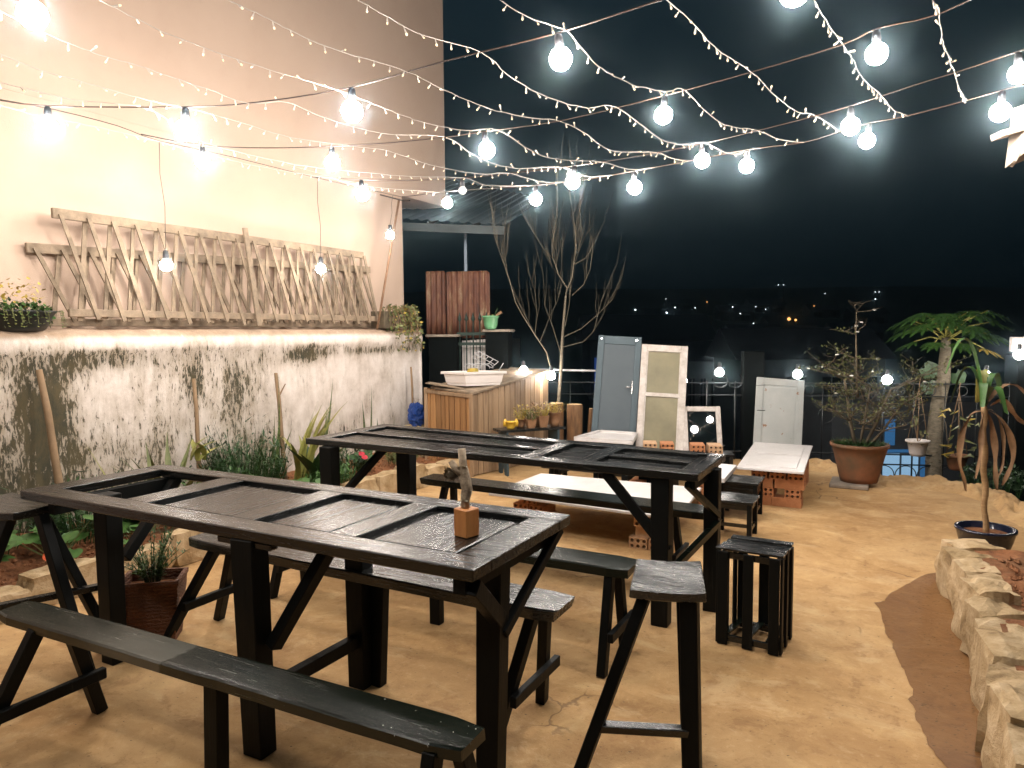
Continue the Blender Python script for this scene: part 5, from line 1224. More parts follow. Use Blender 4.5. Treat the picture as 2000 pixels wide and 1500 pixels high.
def leafy_shrub():
    cx, cyy = -.32, 8.10; t = thing('potted_shrub', 'wiry small leaved shrub with white blossoms in a big mossy terracotta pot', 'potted plant', (cx, cyy, 0)); rn = random.Random(5)
    build('saucer', MB().box((cx-.26, cyy-.26, .0), (cx+.10, cyy+.16, .042)), M['concrete_cap'], t, bevel=.008)
    build('pot', MB().lathe([(.175, .044), (.19, .10), (.235, .30), (.262, .40), (.278, .405), (.28, .435), (.255, .44), (.24, .38), (.001, .38)], (cx, cyy, 0), 28), M['terracotta'], t, True)
    g = MB()
    for _ in range(900):
        a = R_(); r = .25*math.sqrt(random.random()); p = Vector((cx+r*math.cos(a), cyy+r*math.sin(a), .395)); g.leaf(p, (rnd(-.8, .8), rnd(-.8, .8), 1), rnd(.04, .11), (1, 0, 0), .3)
    build('ground_cover', g, M['leaf'], t, kind='stuff')
    twigs, lf, fl = MB(), MB(), MB(); tips = []
    def grow(p, d, L, r, dep, target):
        q = p; pts = [p]; n = 4
        for i in range(n):
            d = (d+Vector((rn.uniform(-.35, .35), rn.uniform(-.35, .35), rn.uniform(-.12, .25)))).normalized(); q = q+d*L/n; pts.append(q)
        target.tube(pts, [r*(1-.45*i/n) for i in range(n+1)], 5 if r < .01 else 7)
        if dep <= 1: tips.extend(pts[1:])
        if dep > 0:
            for k in range(rn.choice((2, 3, 3))):
                a = rn.uniform(0, 2*PI); s = Vector((math.cos(a), math.sin(a), rn.uniform(-.25, .35))); i = rn.randrange(2, n+1); grow(pts[i], (d*.45+s*.8).normalized(), L*rn.uniform(.6, .85), r*.52, dep-1, twigs)
    for (dx, dy, L, r) in ((-.03, 0, .72, .020), (.03, .02, .62, .018), (.0, -.03, .66, .014), (.05, .0, .5, .014)):
        mb = MB(); p = Vector((cx+dx, cyy+dy, .37)); top = Vector((cx+dx*6+rn.uniform(-.1, .1), cyy+dy*3, .37+L)); pts = [p, p.lerp(top, .4)+Vector((dx*.4, 0, 0)), p.lerp(top, .75), top]
        mb.tube(pts, [r, r*.85, r*.7, r*.55], 8); build('trunk', mb, M['bark_brown'], t, True)
        for q in pts[1:]:
            for k in range(3):
                a = rn.uniform(0, 2*PI); grow(q, Vector((math.cos(a), math.sin(a), rn.uniform(0, .5))), rn.uniform(.20, .36), .008, 2, twigs)
    leader = [Vector((cx-.03, cyy, .9)), Vector((cx-.05, cyy, 1.3)), Vector((cx-.06, cyy, 1.55)), Vector((cx-.06, cyy, 1.78))]; mb = MB().tube(leader, [.014, .010, .007, .004], 7); build('leader', mb, M['bark_brown'], t, True)
    for q in leader[1:]:
        for k in range(3): a = rn.uniform(0, 2*PI); grow(q, Vector((math.cos(a), math.sin(a), rn.uniform(0, .8))), rn.uniform(.12, .25), .004, 1, twigs)
    for q in tips:
        if q.z > 1.6: continue
        for _ in range(3 if rn.random() < .7 else 0): lf.leaf(q+Vector((rn.uniform(-.02, .02),)*3), (rn.uniform(-1, 1), rn.uniform(-1, 1), rn.uniform(-.2, 1)), rn.uniform(.018, .038), (0, 0, 1), .5)
    build('twigs', twigs, M['bark_brown'], t, True, kind='stuff'); build('foliage', lf, M['leaf_olive'], t, kind='stuff')
    rn.shuffle(tips)
    for q in [q for q in tips if q.z > .95][:16]:
        fl = MB()
        for k in range(5): disc_leaf(fl, q+Vector((math.cos(k*1.26)*.010, math.sin(k*1.26)*.010, 0)), .010, (math.cos(k*1.26)*.5, math.sin(k*1.26)*.5-.6, .8), 0, 6)
        build('blossom', fl, M['flower_white'], t, True)
leafy_shrub()

def papaya():
    b = Vector((.43, 9.83, -.95)); t = thing('papaya_tree', 'papaya tree with scarred pale trunk and umbrella of lobed leaves', 'tree', tuple(b)); rn = random.Random(9)
    pts = [b, Vector((.42, 9.84, -.2)), Vector((.41, 9.86, .3)), Vector((.44, 9.9, .7)), Vector((.49, 9.96, 1.0)), Vector((.50, 9.98, 1.3)), Vector((.50, 9.98, 1.50))]
    mb = MB().tube(pts, [.10, .095, .088, .082, .074, .062, .045], 14)
    # leaf scars
    k = 0
    build('trunk', mb, M['bark_pale'], t, True); sc_ = MB()
    for i in range(44):
        z = -.4+1.85*i/44; a = -PI/2+.9*math.sin(i*2.4); u = (z+.95)/2.45
        for j in range(len(pts)-1):
            if pts[j].z <= z <= pts[j+1].z: w = (z-pts[j].z)/(pts[j+1].z-pts[j].z); c = pts[j].lerp(pts[j+1], w)
        r = .092-.02*max(0, z)-.008*max(0, z-1)*3
        arc = [c+Vector((math.cos(a+s)*r, math.sin(a+s)*r, .03*abs(s)-.02)) for s in (-.6, -.3, 0, .3, .6)]; sc_.tube(arc, .0055, 4)
    build('leaf_scars', sc_, M['bark_brown'], t, True)
    top = pts[-1]
    def lobed(center, out, size, mat):
        # palmate leaf: seven lobes with notched edges
        nrm = (Vector((0, 0, 1))+out*.35).normalized(); x = (out-nrm*out.dot(nrm)).normalized(); y = nrm.cross(x); mb = MB()
        for k in range(7):
            a = (k-3)*.52; L = size*(1-.09*abs(k-3)); d = x*math.cos(a)+y*math.sin(a); s = nrm.cross(d)
            w = [.04, .16, .13, .26, .13, .17, .06, .0]; u = [0, .25, .36, .55, .66, .8, .92, 1]
            prof = [center+d*L*uu-Vector((0, 0, .28*L*uu*uu)) for uu in u]
            mb.strip(prof, [ww*L*1.0 for ww in w], s, .18)
            for uu in (.42, .62):
                for sg in (-1, 1):
                    p = center+d*L*uu-Vector((0, 0, .28*L*uu*uu)); e = (d*.75+s*sg*.8).normalized(); mb.strip([p, p+e*L*.16, p+e*L*.32-Vector((0, 0, .04*L))], [L*.10, L*.12, 0], nrm.cross(e), .1)
        return mb
    for i, (az, rise, L, sz, m) in enumerate(((-2.6, .30, .30, .30, 'leaf'), (-.4, .30, .32, .30, 'leaf'), (-1.7, .32, .24, .28, 'leaf'), (-1.0, .10, .42, .27, 'leaf'), (-3.0, .28, .4, .28, 'leaf'), (.1, .32, .42, .28, 'leaf'), (-2.9, .05, .42, .27, 'leaf'), (2.6, .22, .42, .26, 'leaf'), (-2.3, .16, .33, .27, 'leaf'), (-1.5, .20, .28, .28, 'leaf'), (-.75, .12, .36, .27, 'leaf'), (-.1, .20, .46, .28, 'leaf'), (.5, .02, .52, .28, 'leaf'),
                                              (.2, -.12, .40, .24, 'leaf_gold'), (1.5, .25, .35, .3, 'leaf'), (2.1, .30, .3, .28, 'leaf'), (3.3, -.02, .34, .24, 'leaf'), (-1.1, -.02, .30, .22, 'leaf'), (-2.0, -.05, .30, .2, 'leaf'), (.9, .28, .4, .3, 'leaf'))):
        o = Vector((math.cos(az), math.sin(az), 0)); s = top+Vector((0, 0, rn.uniform(-.06, .04))); e = s+o*L+Vector((0, 0, rise)); q = [s, s.lerp(e, .5)+Vector((0, 0, .05)), e]
        lf = build('leaf', lobed(e, o, sz, None), M[m], t, True); build('leaf_stalk', MB().tube(q, [.010, .008, .006], 6), M['leaf_yellow'], lf, True)
    # ivy pads climbing the trunk
    for c, r in (((.34, 10.0, 1.10), .11), ((.35, 10.0, .90), .10), ((.64, 10.05, 1.02), .09)):
        mb = MB(); disc_leaf(mb, c, r, (-.3, -1, .3)); build('climbing_leaf', mb, M['leaf_dark'], t, True)
papaya()

def corn_plant():
    b = Vector((.57, 5.86, 0)); t = thing('dragon_plant', 'cane plant with green crown and hanging dead leaves in a dark glazed pot', 'potted plant', tuple(b))
    build('pot', MB().lathe([(.105, 0), (.13, .04), (.165, .14), (.178, .20), (.187, .203), (.187, .222), (.160, .222), (.155, .18), (.001, .175)], b, 28), M['glazed'], t, True)
    build('soil', MB().lathe([(.155, .18), (.001, .192)], b, 20, False, False), M['soil'], t)
    top = b+Vector((-.04, .0, 1.07)); n = 22; pts = [b+Vector((0, 0, .17))]
    pts += [b+Vector((-.04*k/n+.006*math.sin(k), 0, .17+.90*k/n)) for k in range(1, n+1)]
    build('cane', MB().tube(pts, [.0185+.0022*(i % 2) for i in range(len(pts))], 10), simple('ringed_cane', (0.40, 0.26, 0.12), (0.26, 0.15, 0.07), 14, 0.7, 0.3, (1, 1, 6)), t, True)
    def strap(ang, L, w, rise, drop, mat, z=0):
        d = VR*math.cos(ang)+VD*math.sin(ang); p0 = top+Vector((0, 0, z)); pts = []; n = 10
        for i in range(n+1):
            k = i/n; pts.append(p0+d*(L*(k if drop < .8 else .35*math.sin(min(1, k*1.3)*PI/2)))+Vector((0, 0, rise*math.sin(PI*min(1, k*1.1))-drop*k*k*L)))
        build('leaf', MB().strip(pts, [w*(.45+.55*math.sin(PI*min(1, .15+k/n)))*(1 if k < n else .05) for k in range(n+1)], d.cross(Vector((0, 0, 1))), .3), mat, t, True)
    for a, L, w, ri, dr, m in ((2.85, .26, .075, .40, -.95, 'leaf'), (2.3, .22, .07, .26, 0, 'leaf'), (1.2, .2, .065, .24, 0, 'leaf_yellow'), (.3, .18, .06, .22, 0, 'leaf'), (-1.4, .2, .065, .14, .2, 'leaf'), (-2.2, .16, .06, .16, 0, 'leaf')): strap(a, L, w, ri, dr, M[m])
    for a, L, w, ri, dr in ((.05, .42, .055, .17, .1),): strap(a, L, w, ri, dr, M['leaf_dry'], -.02)
    def dead(pts, w):
        # withered leaf: narrow twisted band along hand-laid points (across, up)
        w *= .62; P_ = smooth_pts([top+VR*u+VD*v+Vector((0, 0, z)) for u, v, z in pts]); n = len(P_)-1; mb = MB(); vs = []
        for i, p in enumerate(P_):
            k = i/n; ww = w*(.5+.6*math.sin(PI*min(1, k*1.05)))*(1+.25*math.sin(k*17)); tw = 1.3*math.sin(k*4+w*60); s = (VR*math.cos(tw)+VD*math.sin(tw))
            vs += [p-s*ww/2, p+Vector((0, 0, .006))+VD*.010, p+s*ww/2]
        w *= 1; build('leaf', mb.add(vs, [f for i in range(n) for f in ((i*3, i*3+1, i*3+4, i*3+3), (i*3+1, i*3+2, i*3+5, i*3+4))]), M['leaf_dry'], t, True)
    for pts, w in (([(0, 0, -.04), (-.10, -.03, -.06), (-.16, -.03, -.20), (-.165, -.02, -.38), (-.13, -.02, -.50), (-.10, 0, -.60)], .05), ([(0, 0, -.04), (-.04, -.05, -.14), (-.05, -.06, -.34), (-.07, -.05, -.50)], .045),
                   ([(.02, 0, -.03), (.10, -.02, -.08), (.17, -.03, -.20), (.205, -.02, -.36), (.17, -.02, -.48), (.15, 0, -.56)], .055), ([(.02, 0, -.04), (.07, .02, -.12), (.11, .03, -.30), (.12, .03, -.46), (.13, .02, -.60)], .06),
                   ([(.02, 0, -.03), (.12, .05, -.06), (.185, .06, -.22), (.19, .06, -.42), (.15, .05, -.52)], .035), ([(.03, -.03, 0), (.08, -.08, .05), (.13, -.08, -.02), (.20, -.07, -.09), (.245, -.07, -.13)], .07)): dead(pts, w)
corn_plant()

def hanging_pot(label, c, r, h, mat, hook, plant):
    c = Vector(c); t = thing('hanging_pot', label, 'flower pot', tuple(c), 'pots hung on the fence wires')
    build('pot', MB().lathe([(r*.62, 0), (r*.75, h*.2), (r*.92, h*.85), (r*1.12, h*.88), (r*1.12, h), (r*.9, h), (r*.85, h*.8), (.001, h*.78)], c, 24), mat, t, True)
    hk = c+Vector((0, 0, hook)); 
    for k in range(3):
        a = k*2.1+.5; build('hanger_wire', MB().tube([c+Vector((r*math.cos(a), r*math.sin(a), h)), c+Vector((r*.55*math.cos(a), r*.55*math.sin(a), hook*.6)), hk], .004, 5), M['stake'], t, True)
    build('hook', MB().tube([hk, hk+Vector((0, 0, .05)), hk+Vector((.01, .02, .09)), hk+Vector((.0, .03, .11))], .005, 5), M['stake'], t, True)
    plant(t, c+Vector((0, 0, h*.8)))
def few_stems(t, p):
    mb = MB(); lf = MB()
    for k in range(6):
        q = p+Vector((rnd(-.06, .08), rnd(-.05, .05), rnd(.10, .30))); mb.tube([p, p.lerp(q, .5)+Vector((rnd(-.02, .02), 0, 0)), q], .0028, 4)
        for _ in range(3): disc_leaf(lf, q+Vector((rnd(-.02, .02), 0, rnd(-.04, .01))), .016, (rnd(-.5, .5), -1, .4), 0, 6)
    for _ in range(30): a = R_(); lf.leaf(p+Vector((.08*math.cos(a), .08*math.sin(a), .01)), (math.cos(a), math.sin(a), rnd(-.5, .4)), .05, (0, 0, 1), .3)
    build('stems', mb, M['stake'], t, kind='stuff'); build('foliage', lf, M['leaf_olive'], t, kind='stuff')
hanging_pot('white plastic pot with sparse stems hung from the fence wire', (.225, 9.22, .17), .112, .18, M['plastic_white'], .78, few_stems)
def bushy(t, p):
    for k in range(24):
        q = p+Vector((rnd(-.17, .17), rnd(-.12, .06), rnd(.0, .55))); mb = MB(); mb.strip([q, q+Vector((rnd(-.05, .05), -.02, .03)), q+Vector((rnd(-.12, .12), -.05, rnd(-.03, .05)))], [.02, .065, .0], (0.2, 1, .4), .1); build('leaf', mb, M['leaf_olive'] if k % 3 else M['leaf_gold'], t, True)
    mb = MB(); mb.tube([p, p+Vector((.02, 0, .3)), p+Vector((0, 0, .6))], .006, 5); mb.tube([p, p+Vector((-.1, 0, .2)), p+Vector((-.12, 0, .4))], .004, 5); build('stem', mb, M['bark_brown'], t, True)
hanging_pot('brown clay pot with bushy yellow green leaves hung beside the papaya', (.615, 9.36, .02), .115, .17, M['terracotta'], .88, bushy)
def green_pot():
    c = Vector((-4.60, 7.98, 1.637)); t = thing('cactus_pot', 'pale green plastic pot of cactus on the pillar cap', 'flower pot', tuple(c))
    build('pot', MB().lathe([(.065, 0), (.085, .05), (.098, .15), (.112, .155), (.112, .172), (.094, .172), (.09, .14), (.001, .138)], c, 22), M['green_plastic'], t, True)
    for dx, h, m in ((-.03, .08, 'leaf_dry'), (.02, .06, 'leaf_olive')):
        p = c+VR*dx+Vector((0, 0, .13)); build('stem', MB().tube([p, p+Vector((0, 0, h*.5)), p+VR*.01+Vector((0, 0, h))], [.014, .018, .012], 8), M[m], t, True)
    p = c+VR*.04+Vector((0, 0, .13)); build('stem', MB().tube([p, p+VR*.04+Vector((0, 0, .05)), p+VR*.10+Vector((0, 0, .09))], [.012, .014, .02], 8), M['leaf_dry'], t, True)
    build('stem', MB().tube([p, p+VR*.03+Vector((0, 0, .10)), p+VR*.06+Vector((0, 0, .16))], [.005, .004, .002], 6), M['leaf_dark'], t, True)
green_pot()
fern('dark weeds growing at the slab edge behind the cane plant', (1.0, 8.75, -.1), .35, .2, .34, 130, M['leaf_dark'], 'garden_bush')
# ================================================================== LIGHTS ON WIRES
WIRES = {
    'W0': [(-3.607, 1.741, 3.15), (-3.334, 1.847, 3.12), (-2.15, 1.822, 3.02), (-1.519, 1.838, 3.0), (-0.964, 2.154, 3.05)],
    'W1': [(-4.929, 2.467, 3.05), (-4.717, 2.674, 3.03), (-4.03, 3.128, 3.04), (-3.591, 3.31, 3.05), (-2.894, 3.391, 3.05), (-2.191, 3.34, 3.06), (-1.529, 3.352, 3.08), (-0.994, 3.299, 3.1), (-0.33, 3.304, 3.15), (0.348, 3.353, 3.25)],
    'W2': [(-5.04, 3.525, 3.1), (-4.821, 3.89, 3.07), (-4.453, 4.193, 3.07), (-3.967, 4.42, 3.07), (-3.518, 4.555, 3.07), (-3.031, 4.607, 3.06), (-2.701, 4.622, 3.06), (-2.1, 4.685, 3.07), (-1.342, 4.577, 3.09), (-0.799, 4.509, 3.12), (-0.309, 4.356, 3.13), (-0.135, 4.242, 3.14), (0.138, 4.312, 3.18), (0.442, 4.121, 3.22)],
    'W3': [(-5.105, 5.383, 3.13), (-4.68, 5.603, 3.1), (-4.214, 5.849, 3.09), (-3.737, 5.965, 3.08), (-3.219, 6.01, 3.08), (-2.58, 5.996, 3.07), (-2.003, 5.943, 3.07), (-1.411, 5.808, 3.07), (-0.963, 5.675, 3.08), (-0.562, 5.535, 3.09), (-0.304, 5.432, 3.1), (0.057, 5.282, 3.13), (0.259, 5.226, 3.15), (0.563, 5.105, 3.18), (0.797, 4.972, 3.2)],
    'W4': [(-5.343, 7.147, 3.24), (-4.387, 6.703, 3.14), (-3.741, 6.535, 3.08), (-3.213, 6.492, 3.05), (-2.627, 6.448, 3.04), (-2.128, 6.286, 3.03), (-1.636, 6.169, 3.03), (-1.088, 6.011, 3.03), (-0.679, 6.043, 3.04), (-0.421, 5.891, 3.05), (-0.216, 5.796, 3.06), (0.003, 5.819, 3.08), (0.359, 5.773, 3.12), (0.573, 5.825, 3.17), (0.835, 5.8, 3.2)],
    'WW': [(-5.25, 2.628, 3.148), (-5.25, 3.034, 3.179), (-5.25, 3.485, 3.18), (-5.25, 3.826, 3.146), (-5.25, 4.583, 3.17), (-5.25, 5.609, 3.177), (-5.25, 6.239, 3.192), (-5.25, 7.023, 3.212)],
}
BULBS = [('W0', (-3.334, 1.847, 3.12)), ('W0', (-1.519, 1.838, 3.0)), ('W1', (-4.717, 2.674, 3.03)), ('W1', (-4.023, 3.131, 3.04)), ('W1', (-2.886, 3.39, 3.05)), ('W1', (-1.529, 3.352, 3.08)), ('W1', (-0.408, 3.304, 3.144)), ('W2', (-4.821, 3.89, 3.07)), ('W2', (-3.975, 4.416, 3.07)), ('W2', (-2.701, 4.622, 3.06)), ('W2', (-1.349, 4.578, 3.09)), ('W2', (-0.142, 4.247, 3.14)), ('W3', (-4.68, 5.603, 3.1)), ('W3', (-3.737, 5.965, 3.08)), ('W3', (-2.58, 5.996, 3.07)), ('W3', (-1.411, 5.808, 3.07)), ('W3', (-0.323, 5.44, 3.099)), ('W3', (0.558, 5.107, 3.18)), ('W4', (-4.387, 6.703, 3.14)), ('W4', (-3.213, 6.492, 3.05)), ('W4', (-2.128, 6.286, 3.03)), ('W4', (-1.096, 6.014, 3.03)), ('W4', (-0.223, 5.799, 3.06)), ('W4', (0.561, 5.822, 3.167))]
STRANDS = [
    [(-3.677, 1.853, 3.1), (-3.672, 2.081, 3.06), (-3.667, 2.262, 3.043), (-3.663, 2.421, 3.043), (-3.658, 2.622, 3.052), (-3.651, 2.909, 3.052), (-3.641, 3.289, 3.049), (-3.537, 3.516, 3.097), (-3.425, 3.758, 3.042), (-3.328, 3.97, 3.015), (-3.228, 4.187, 3.011), (-3.035, 4.606, 3.06), (-2.969, 4.886, 2.987), (-2.918, 5.102, 2.957), (-2.842, 5.425, 2.967), (-2.706, 5.999, 3.072), (-2.537, 6.179, 3.005), (-2.365, 6.363, 3.035)],
    [(-3.198, 2.063, 3.1), (-3.162, 2.295, 3.06), (-3.112, 2.61, 3.039), (-3.063, 2.92, 3.04), (-2.991, 3.38, 3.05), (-2.915, 3.623, 3.021), (-2.85, 3.829, 2.999), (-2.803, 3.982, 2.985), (-2.692, 4.338, 2.999), (-2.6, 4.632, 3.062), (-2.52, 5.015, 2.986), (-2.448, 5.357, 2.982), (-2.318, 5.972, 3.07), (-2.106, 6.113, 3.008), (-1.919, 6.236, 3.03)],
    [(-2.701, 2.342, 3.1), (-2.66, 2.512, 3.085), (-2.627, 2.649, 3.062), (-2.56, 2.93, 3.042), (-2.456, 3.36, 3.056), (-2.391, 3.62, 3.022), (-2.304, 3.971, 2.999), (-2.201, 4.384, 3.023), (-2.127, 4.682, 3.07), (-2.046, 4.983, 3.038), (-1.965, 5.287, 2.976), (-1.803, 5.897, 3.07), (-1.715, 6.012, 3.037), (-1.603, 6.159, 3.03)],
    [(-2.188, 2.63, 3.1), (-2.14, 2.79, 3.071), (-2.08, 2.992, 3.048), (-1.974, 3.344, 3.067), (-1.913, 3.617, 2.993), (-1.832, 3.982, 2.972), (-1.758, 4.314, 3.004), (-1.688, 4.626, 3.081), (-1.543, 5.181, 2.977), (-1.455, 5.514, 3.007), (-1.381, 5.799, 3.071), (-1.196, 5.92, 2.988), (-1.053, 6.014, 3.031)],
    [(-1.634, 2.941, 3.1), (-1.564, 3.137, 3.072), (-1.489, 3.348, 3.082), (-1.434, 3.59, 2.996), (-1.392, 3.781, 2.978), (-1.341, 4.008, 2.982), (-1.269, 4.328, 3.03), (-1.217, 4.561, 3.097), (-1.119, 4.992, 3.009), (-1.043, 5.325, 3.029), (-0.963, 5.675, 3.08), (-0.828, 5.85, 3.035), (-0.679, 6.043, 3.04)],
    [(-0.967, 3.286, 3.1), (-0.919, 3.651, 3.094), (-0.883, 3.92, 3.074), (-0.805, 4.509, 3.12), (-0.716, 4.875, 3.064), (-0.638, 5.192, 3.047), (-0.555, 5.532, 3.09), (-0.421, 5.891, 3.05)],
    [(-0.382, 3.614, 3.1), (-0.354, 3.897, 3.097), (-0.309, 4.356, 3.13), (-0.264, 4.619, 3.117), (-0.228, 4.836, 3.08), (-0.138, 5.363, 3.114), (-0.071, 5.567, 3.07), (0.013, 5.818, 3.081)],
    [(0.096, 3.881, 3.1), (0.136, 4.312, 3.18), (0.151, 4.429, 3.136), (0.182, 4.659, 3.109), (0.256, 5.227, 3.15), (0.298, 5.45, 3.108), (0.359, 5.773, 3.12)],
    [(-4.228, 2.118, 3.1), (-4.188, 2.341, 3.055), (-4.135, 2.636, 3.044), (-4.084, 2.918, 3.032), (-4.048, 3.116, 3.04), (-4.013, 3.347, 3.046), (-3.945, 3.79, 3.025), (-3.906, 4.05, 3.029), (-3.843, 4.457, 3.07), (-3.721, 4.775, 3.084), (-3.564, 5.181, 3.031), (-3.382, 5.651, 3.026), (-3.245, 6.008, 3.08), (-3.043, 6.249, 3.024), (-2.863, 6.466, 3.044)],
    [(-4.729, 2.359, 3.1), (-4.592, 2.539, 3.062), (-4.448, 2.728, 3.034), (-4.256, 2.978, 3.037), (-4.423, 3.308, 3.059), (-4.556, 3.57, 3.046), (-4.749, 3.95, 3.07), (-4.606, 4.226, 3.032), (-4.415, 4.599, 3.001), (-4.162, 5.089, 3.011), (-3.931, 5.537, 3.037), (-3.709, 5.967, 3.08), (-3.569, 6.135, 3.025), (-3.266, 6.497, 3.053)],
    [(-5.15, 2.576, 3.092), (-5.136, 2.799, 3.077), (-5.118, 3.094, 3.087), (-5.099, 3.402, 3.094), (-5.075, 3.786, 3.087), (-5.046, 4.245, 3.076), (-5.017, 4.716, 3.08), (-4.971, 5.453, 3.121), (-4.862, 5.779, 3.095), (-4.746, 6.13, 3.112), (-4.533, 6.771, 3.155)],
]

WL = {'W0': 'nearest dark light wire running just above the camera view', 'W1': 'second dark light wire sagging across the beige wall into the sky', 'W2': 'third light wire sagging above the middle of the yard',
      'W3': 'fourth light wire sagging over the second table', 'W4': 'farthest light wire running from the leaning pole', 'WW': 'brown wire stretched along the beige wall above the lattices'}
def smooth_path(pts, n=4):
    P = [Vector(p) for p in pts]; out = []
    for i in range(len(P)-1):
        p0, p1, p2, p3 = P[max(i-1, 0)], P[i], P[i+1], P[min(i+2, len(P)-1)]
        for k in range(n):
            t = k/n; out.append(0.5*((2*p1)+(p2-p0)*t+(2*p0-5*p1+4*p2-p3)*t*t+(3*p1-p0-3*p2+p3)*t**3))
    out.append(P[-1]); return out
WIRES['WN'] = [(-5.2, .35, 3.1), (-3.8, .3, 3.02), (-2.2, .25, 2.98), (-.6, .25, 3.0), (1.2, .3, 3.1)]  # unseen wire, added to carry extra bulbs for the foreground
WL['WN'] = 'unseen added light wire above and just behind the viewpoint'
BULBS += [('W0', (-.55, 1.85, 3.0))]+[('WN', p) for p in ((-4.4, .33, 3.05), (-2.5, .28, 3.0), (-.7, .25, 3.0))]  # extra bulbs out of view, added to light the foreground
for k, pts in WIRES.items():
    mb = MB().tube(smooth_path(pts, 3), .0045 if k != 'WW' else .0035, 5)
    solo('light_wire', mb, M['wire'], WL[k], 'wire', 'dark wires that carry the bulbs', True)

def make_bulb(loc, label, group, mat='bulb', r=.060, sock=True):  # glass made oversize so its disc takes in the bulb's bloom
    t = thing('light_bulb', label, 'light bulb', loc, group)
    if sock: build('socket', MB().lathe([(.013, -.005), (.020, -.012), (.024, -.045), (.0235, -.075), (.018, -.078)], loc, 12), M['socket'], t, True)
    c = -.078-r*.95
    prof = [(.015, -.074)]+[(r*math.sin(a), c+r*math.cos(a)) for a in [PI*k/9 for k in range(2, 9)]]+[(.002, c-r)]
    if not sock: prof = [(p[0], p[1]+.04) for p in prof]
    build('glass', MB().lathe(prof[::-1], loc, 14, False, False), M[mat], t, True)
    return t
PLACE = ['big bulb at the top left corner over the beige wall', 'unseen added bulb on the nearest wire, above the picture', 'leftmost bulb of the second wire, against the beige wall', 'second bulb from the left on the second wire, before the wall', 'bulb on the second wire near the wall corner, dark socket above',  # the unseen bulb here is added to light the foreground
         'large bulb hanging alone in the dark sky right of the wall corner', 'bulb at the top edge of the picture in the dark sky', 'leftmost bulb of the third wire, above the tall lattice', 'second bulb of the third wire, above the lattice end', 'bulb on the third wire just right of the wall corner',
         'bulb on the third wire at upper centre of the sky', 'large bulb on the third wire at upper right', 'leftmost bulb of the fourth wire, before the wall corner', 'unlit', 'bulb on the fourth wire above the bare tree', 'bulb on the fourth wire above the blue door', 'bulb on the fourth wire beside the end of a fairy light strand',
         'bulb cut by the right frame edge, highest there', 'leftmost bulb of the farthest wire, in front of the awning', 'bulb on the farthest wire left of the bare tree top', 'bulb on the farthest wire right of the bare tree top', 'bulb on the farthest wire over the screen door', 'bulb on the farthest wire at right, below its brighter neighbour', 'bulb on the farthest wire above the porch corner',
         'unseen added right bulb of the nearest wire, above the picture', 'unseen added bulb, leftmost on the wire overhead', 'unseen added bulb, second on the wire overhead', 'unseen added bulb, rightmost on the wire overhead']
proto = None
for (k, p), lab in zip(BULBS, PLACE):
    if lab == 'unlit': make_bulb(p, 'small unlit frosted bulb on the fourth wire above the awning', 'bulbs hanging on the wires', 'unlit', .040); continue
    if proto is None: proto = make_bulb(p, lab, 'bulbs hanging on the wires')
    else:
        t = dup(proto, p, lab); s = random.uniform(.90, 1.06); t.scale = (s, s, s); t.rotation_euler = (random.uniform(-.10, .10), random.uniform(-.10, .10), random.uniform(0, 6))
for loc, top, lab in (((-5.20, 3.81, 2.28), (-5.25, 3.83, 3.15), 'pendant bulb hanging before the tall lattice, left one'), ((-5.20, 5.57, 2.38), (-5.25, 5.61, 3.17), 'pendant bulb hanging before the lattices, right one'), ((-5.20, 6.72, 2.85), (-5.25, 6.85, 3.21), 'pendant bulb hanging beside the leaning pole')):
    pp = make_bulb(loc, lab, 'pendant bulbs along the beige wall', 'pendant_bulb', .048); t = pp; a, b = Vector(top), Vector(loc); s = .02
    t['group'] = 'pendant bulbs along the beige wall'
    build('cord', MB().tube([a, a.lerp(b, .3)+Vector((0, -s*.6, 0)), a.lerp(b, .6)+Vector((0, s*.8, 0)), b], .0028, 5), M['wire'], t, True)
fp = None
for (p, lab) in (((-4.09, 7.90, 1.25), 'fence bulb behind the far corner of the plank box'), ((-3.74, 7.96, 1.19), 'fence bulb at the foot of the bare tree'), ((-1.90, 8.84, 1.22), 'fence bulb above the small mirror window'), ((-1.04, 9.08, 1.20), 'fence bulb above the grey cupboard door'),
                 ((-.10, 9.18, 1.15), 'fence bulb right of the potted shrub'), ((.87, 9.5, 1.20), 'fence bulb behind the cane plant'), ((1.18, 9.62, 1.43), 'fence bulb on the broad pillar at the right edge')):
    if fp is None: fp = make_bulb(p, lab, 'bulbs fixed on the fence', 'fence_bulb', .052)  # radius enlarged to take in the glare round each bulb
    else: dup(fp, p, lab)
def light_post():
    o = solo('white_junction_box', MB().prism([(1.12, 9.66), (1.32, 9.72), (1.30, 9.80), (1.10, 9.74)], 1.34, 1.50), M['plastic_white'], 'white box on top of the broad right pillar behind a bulb', 'box')
light_post()

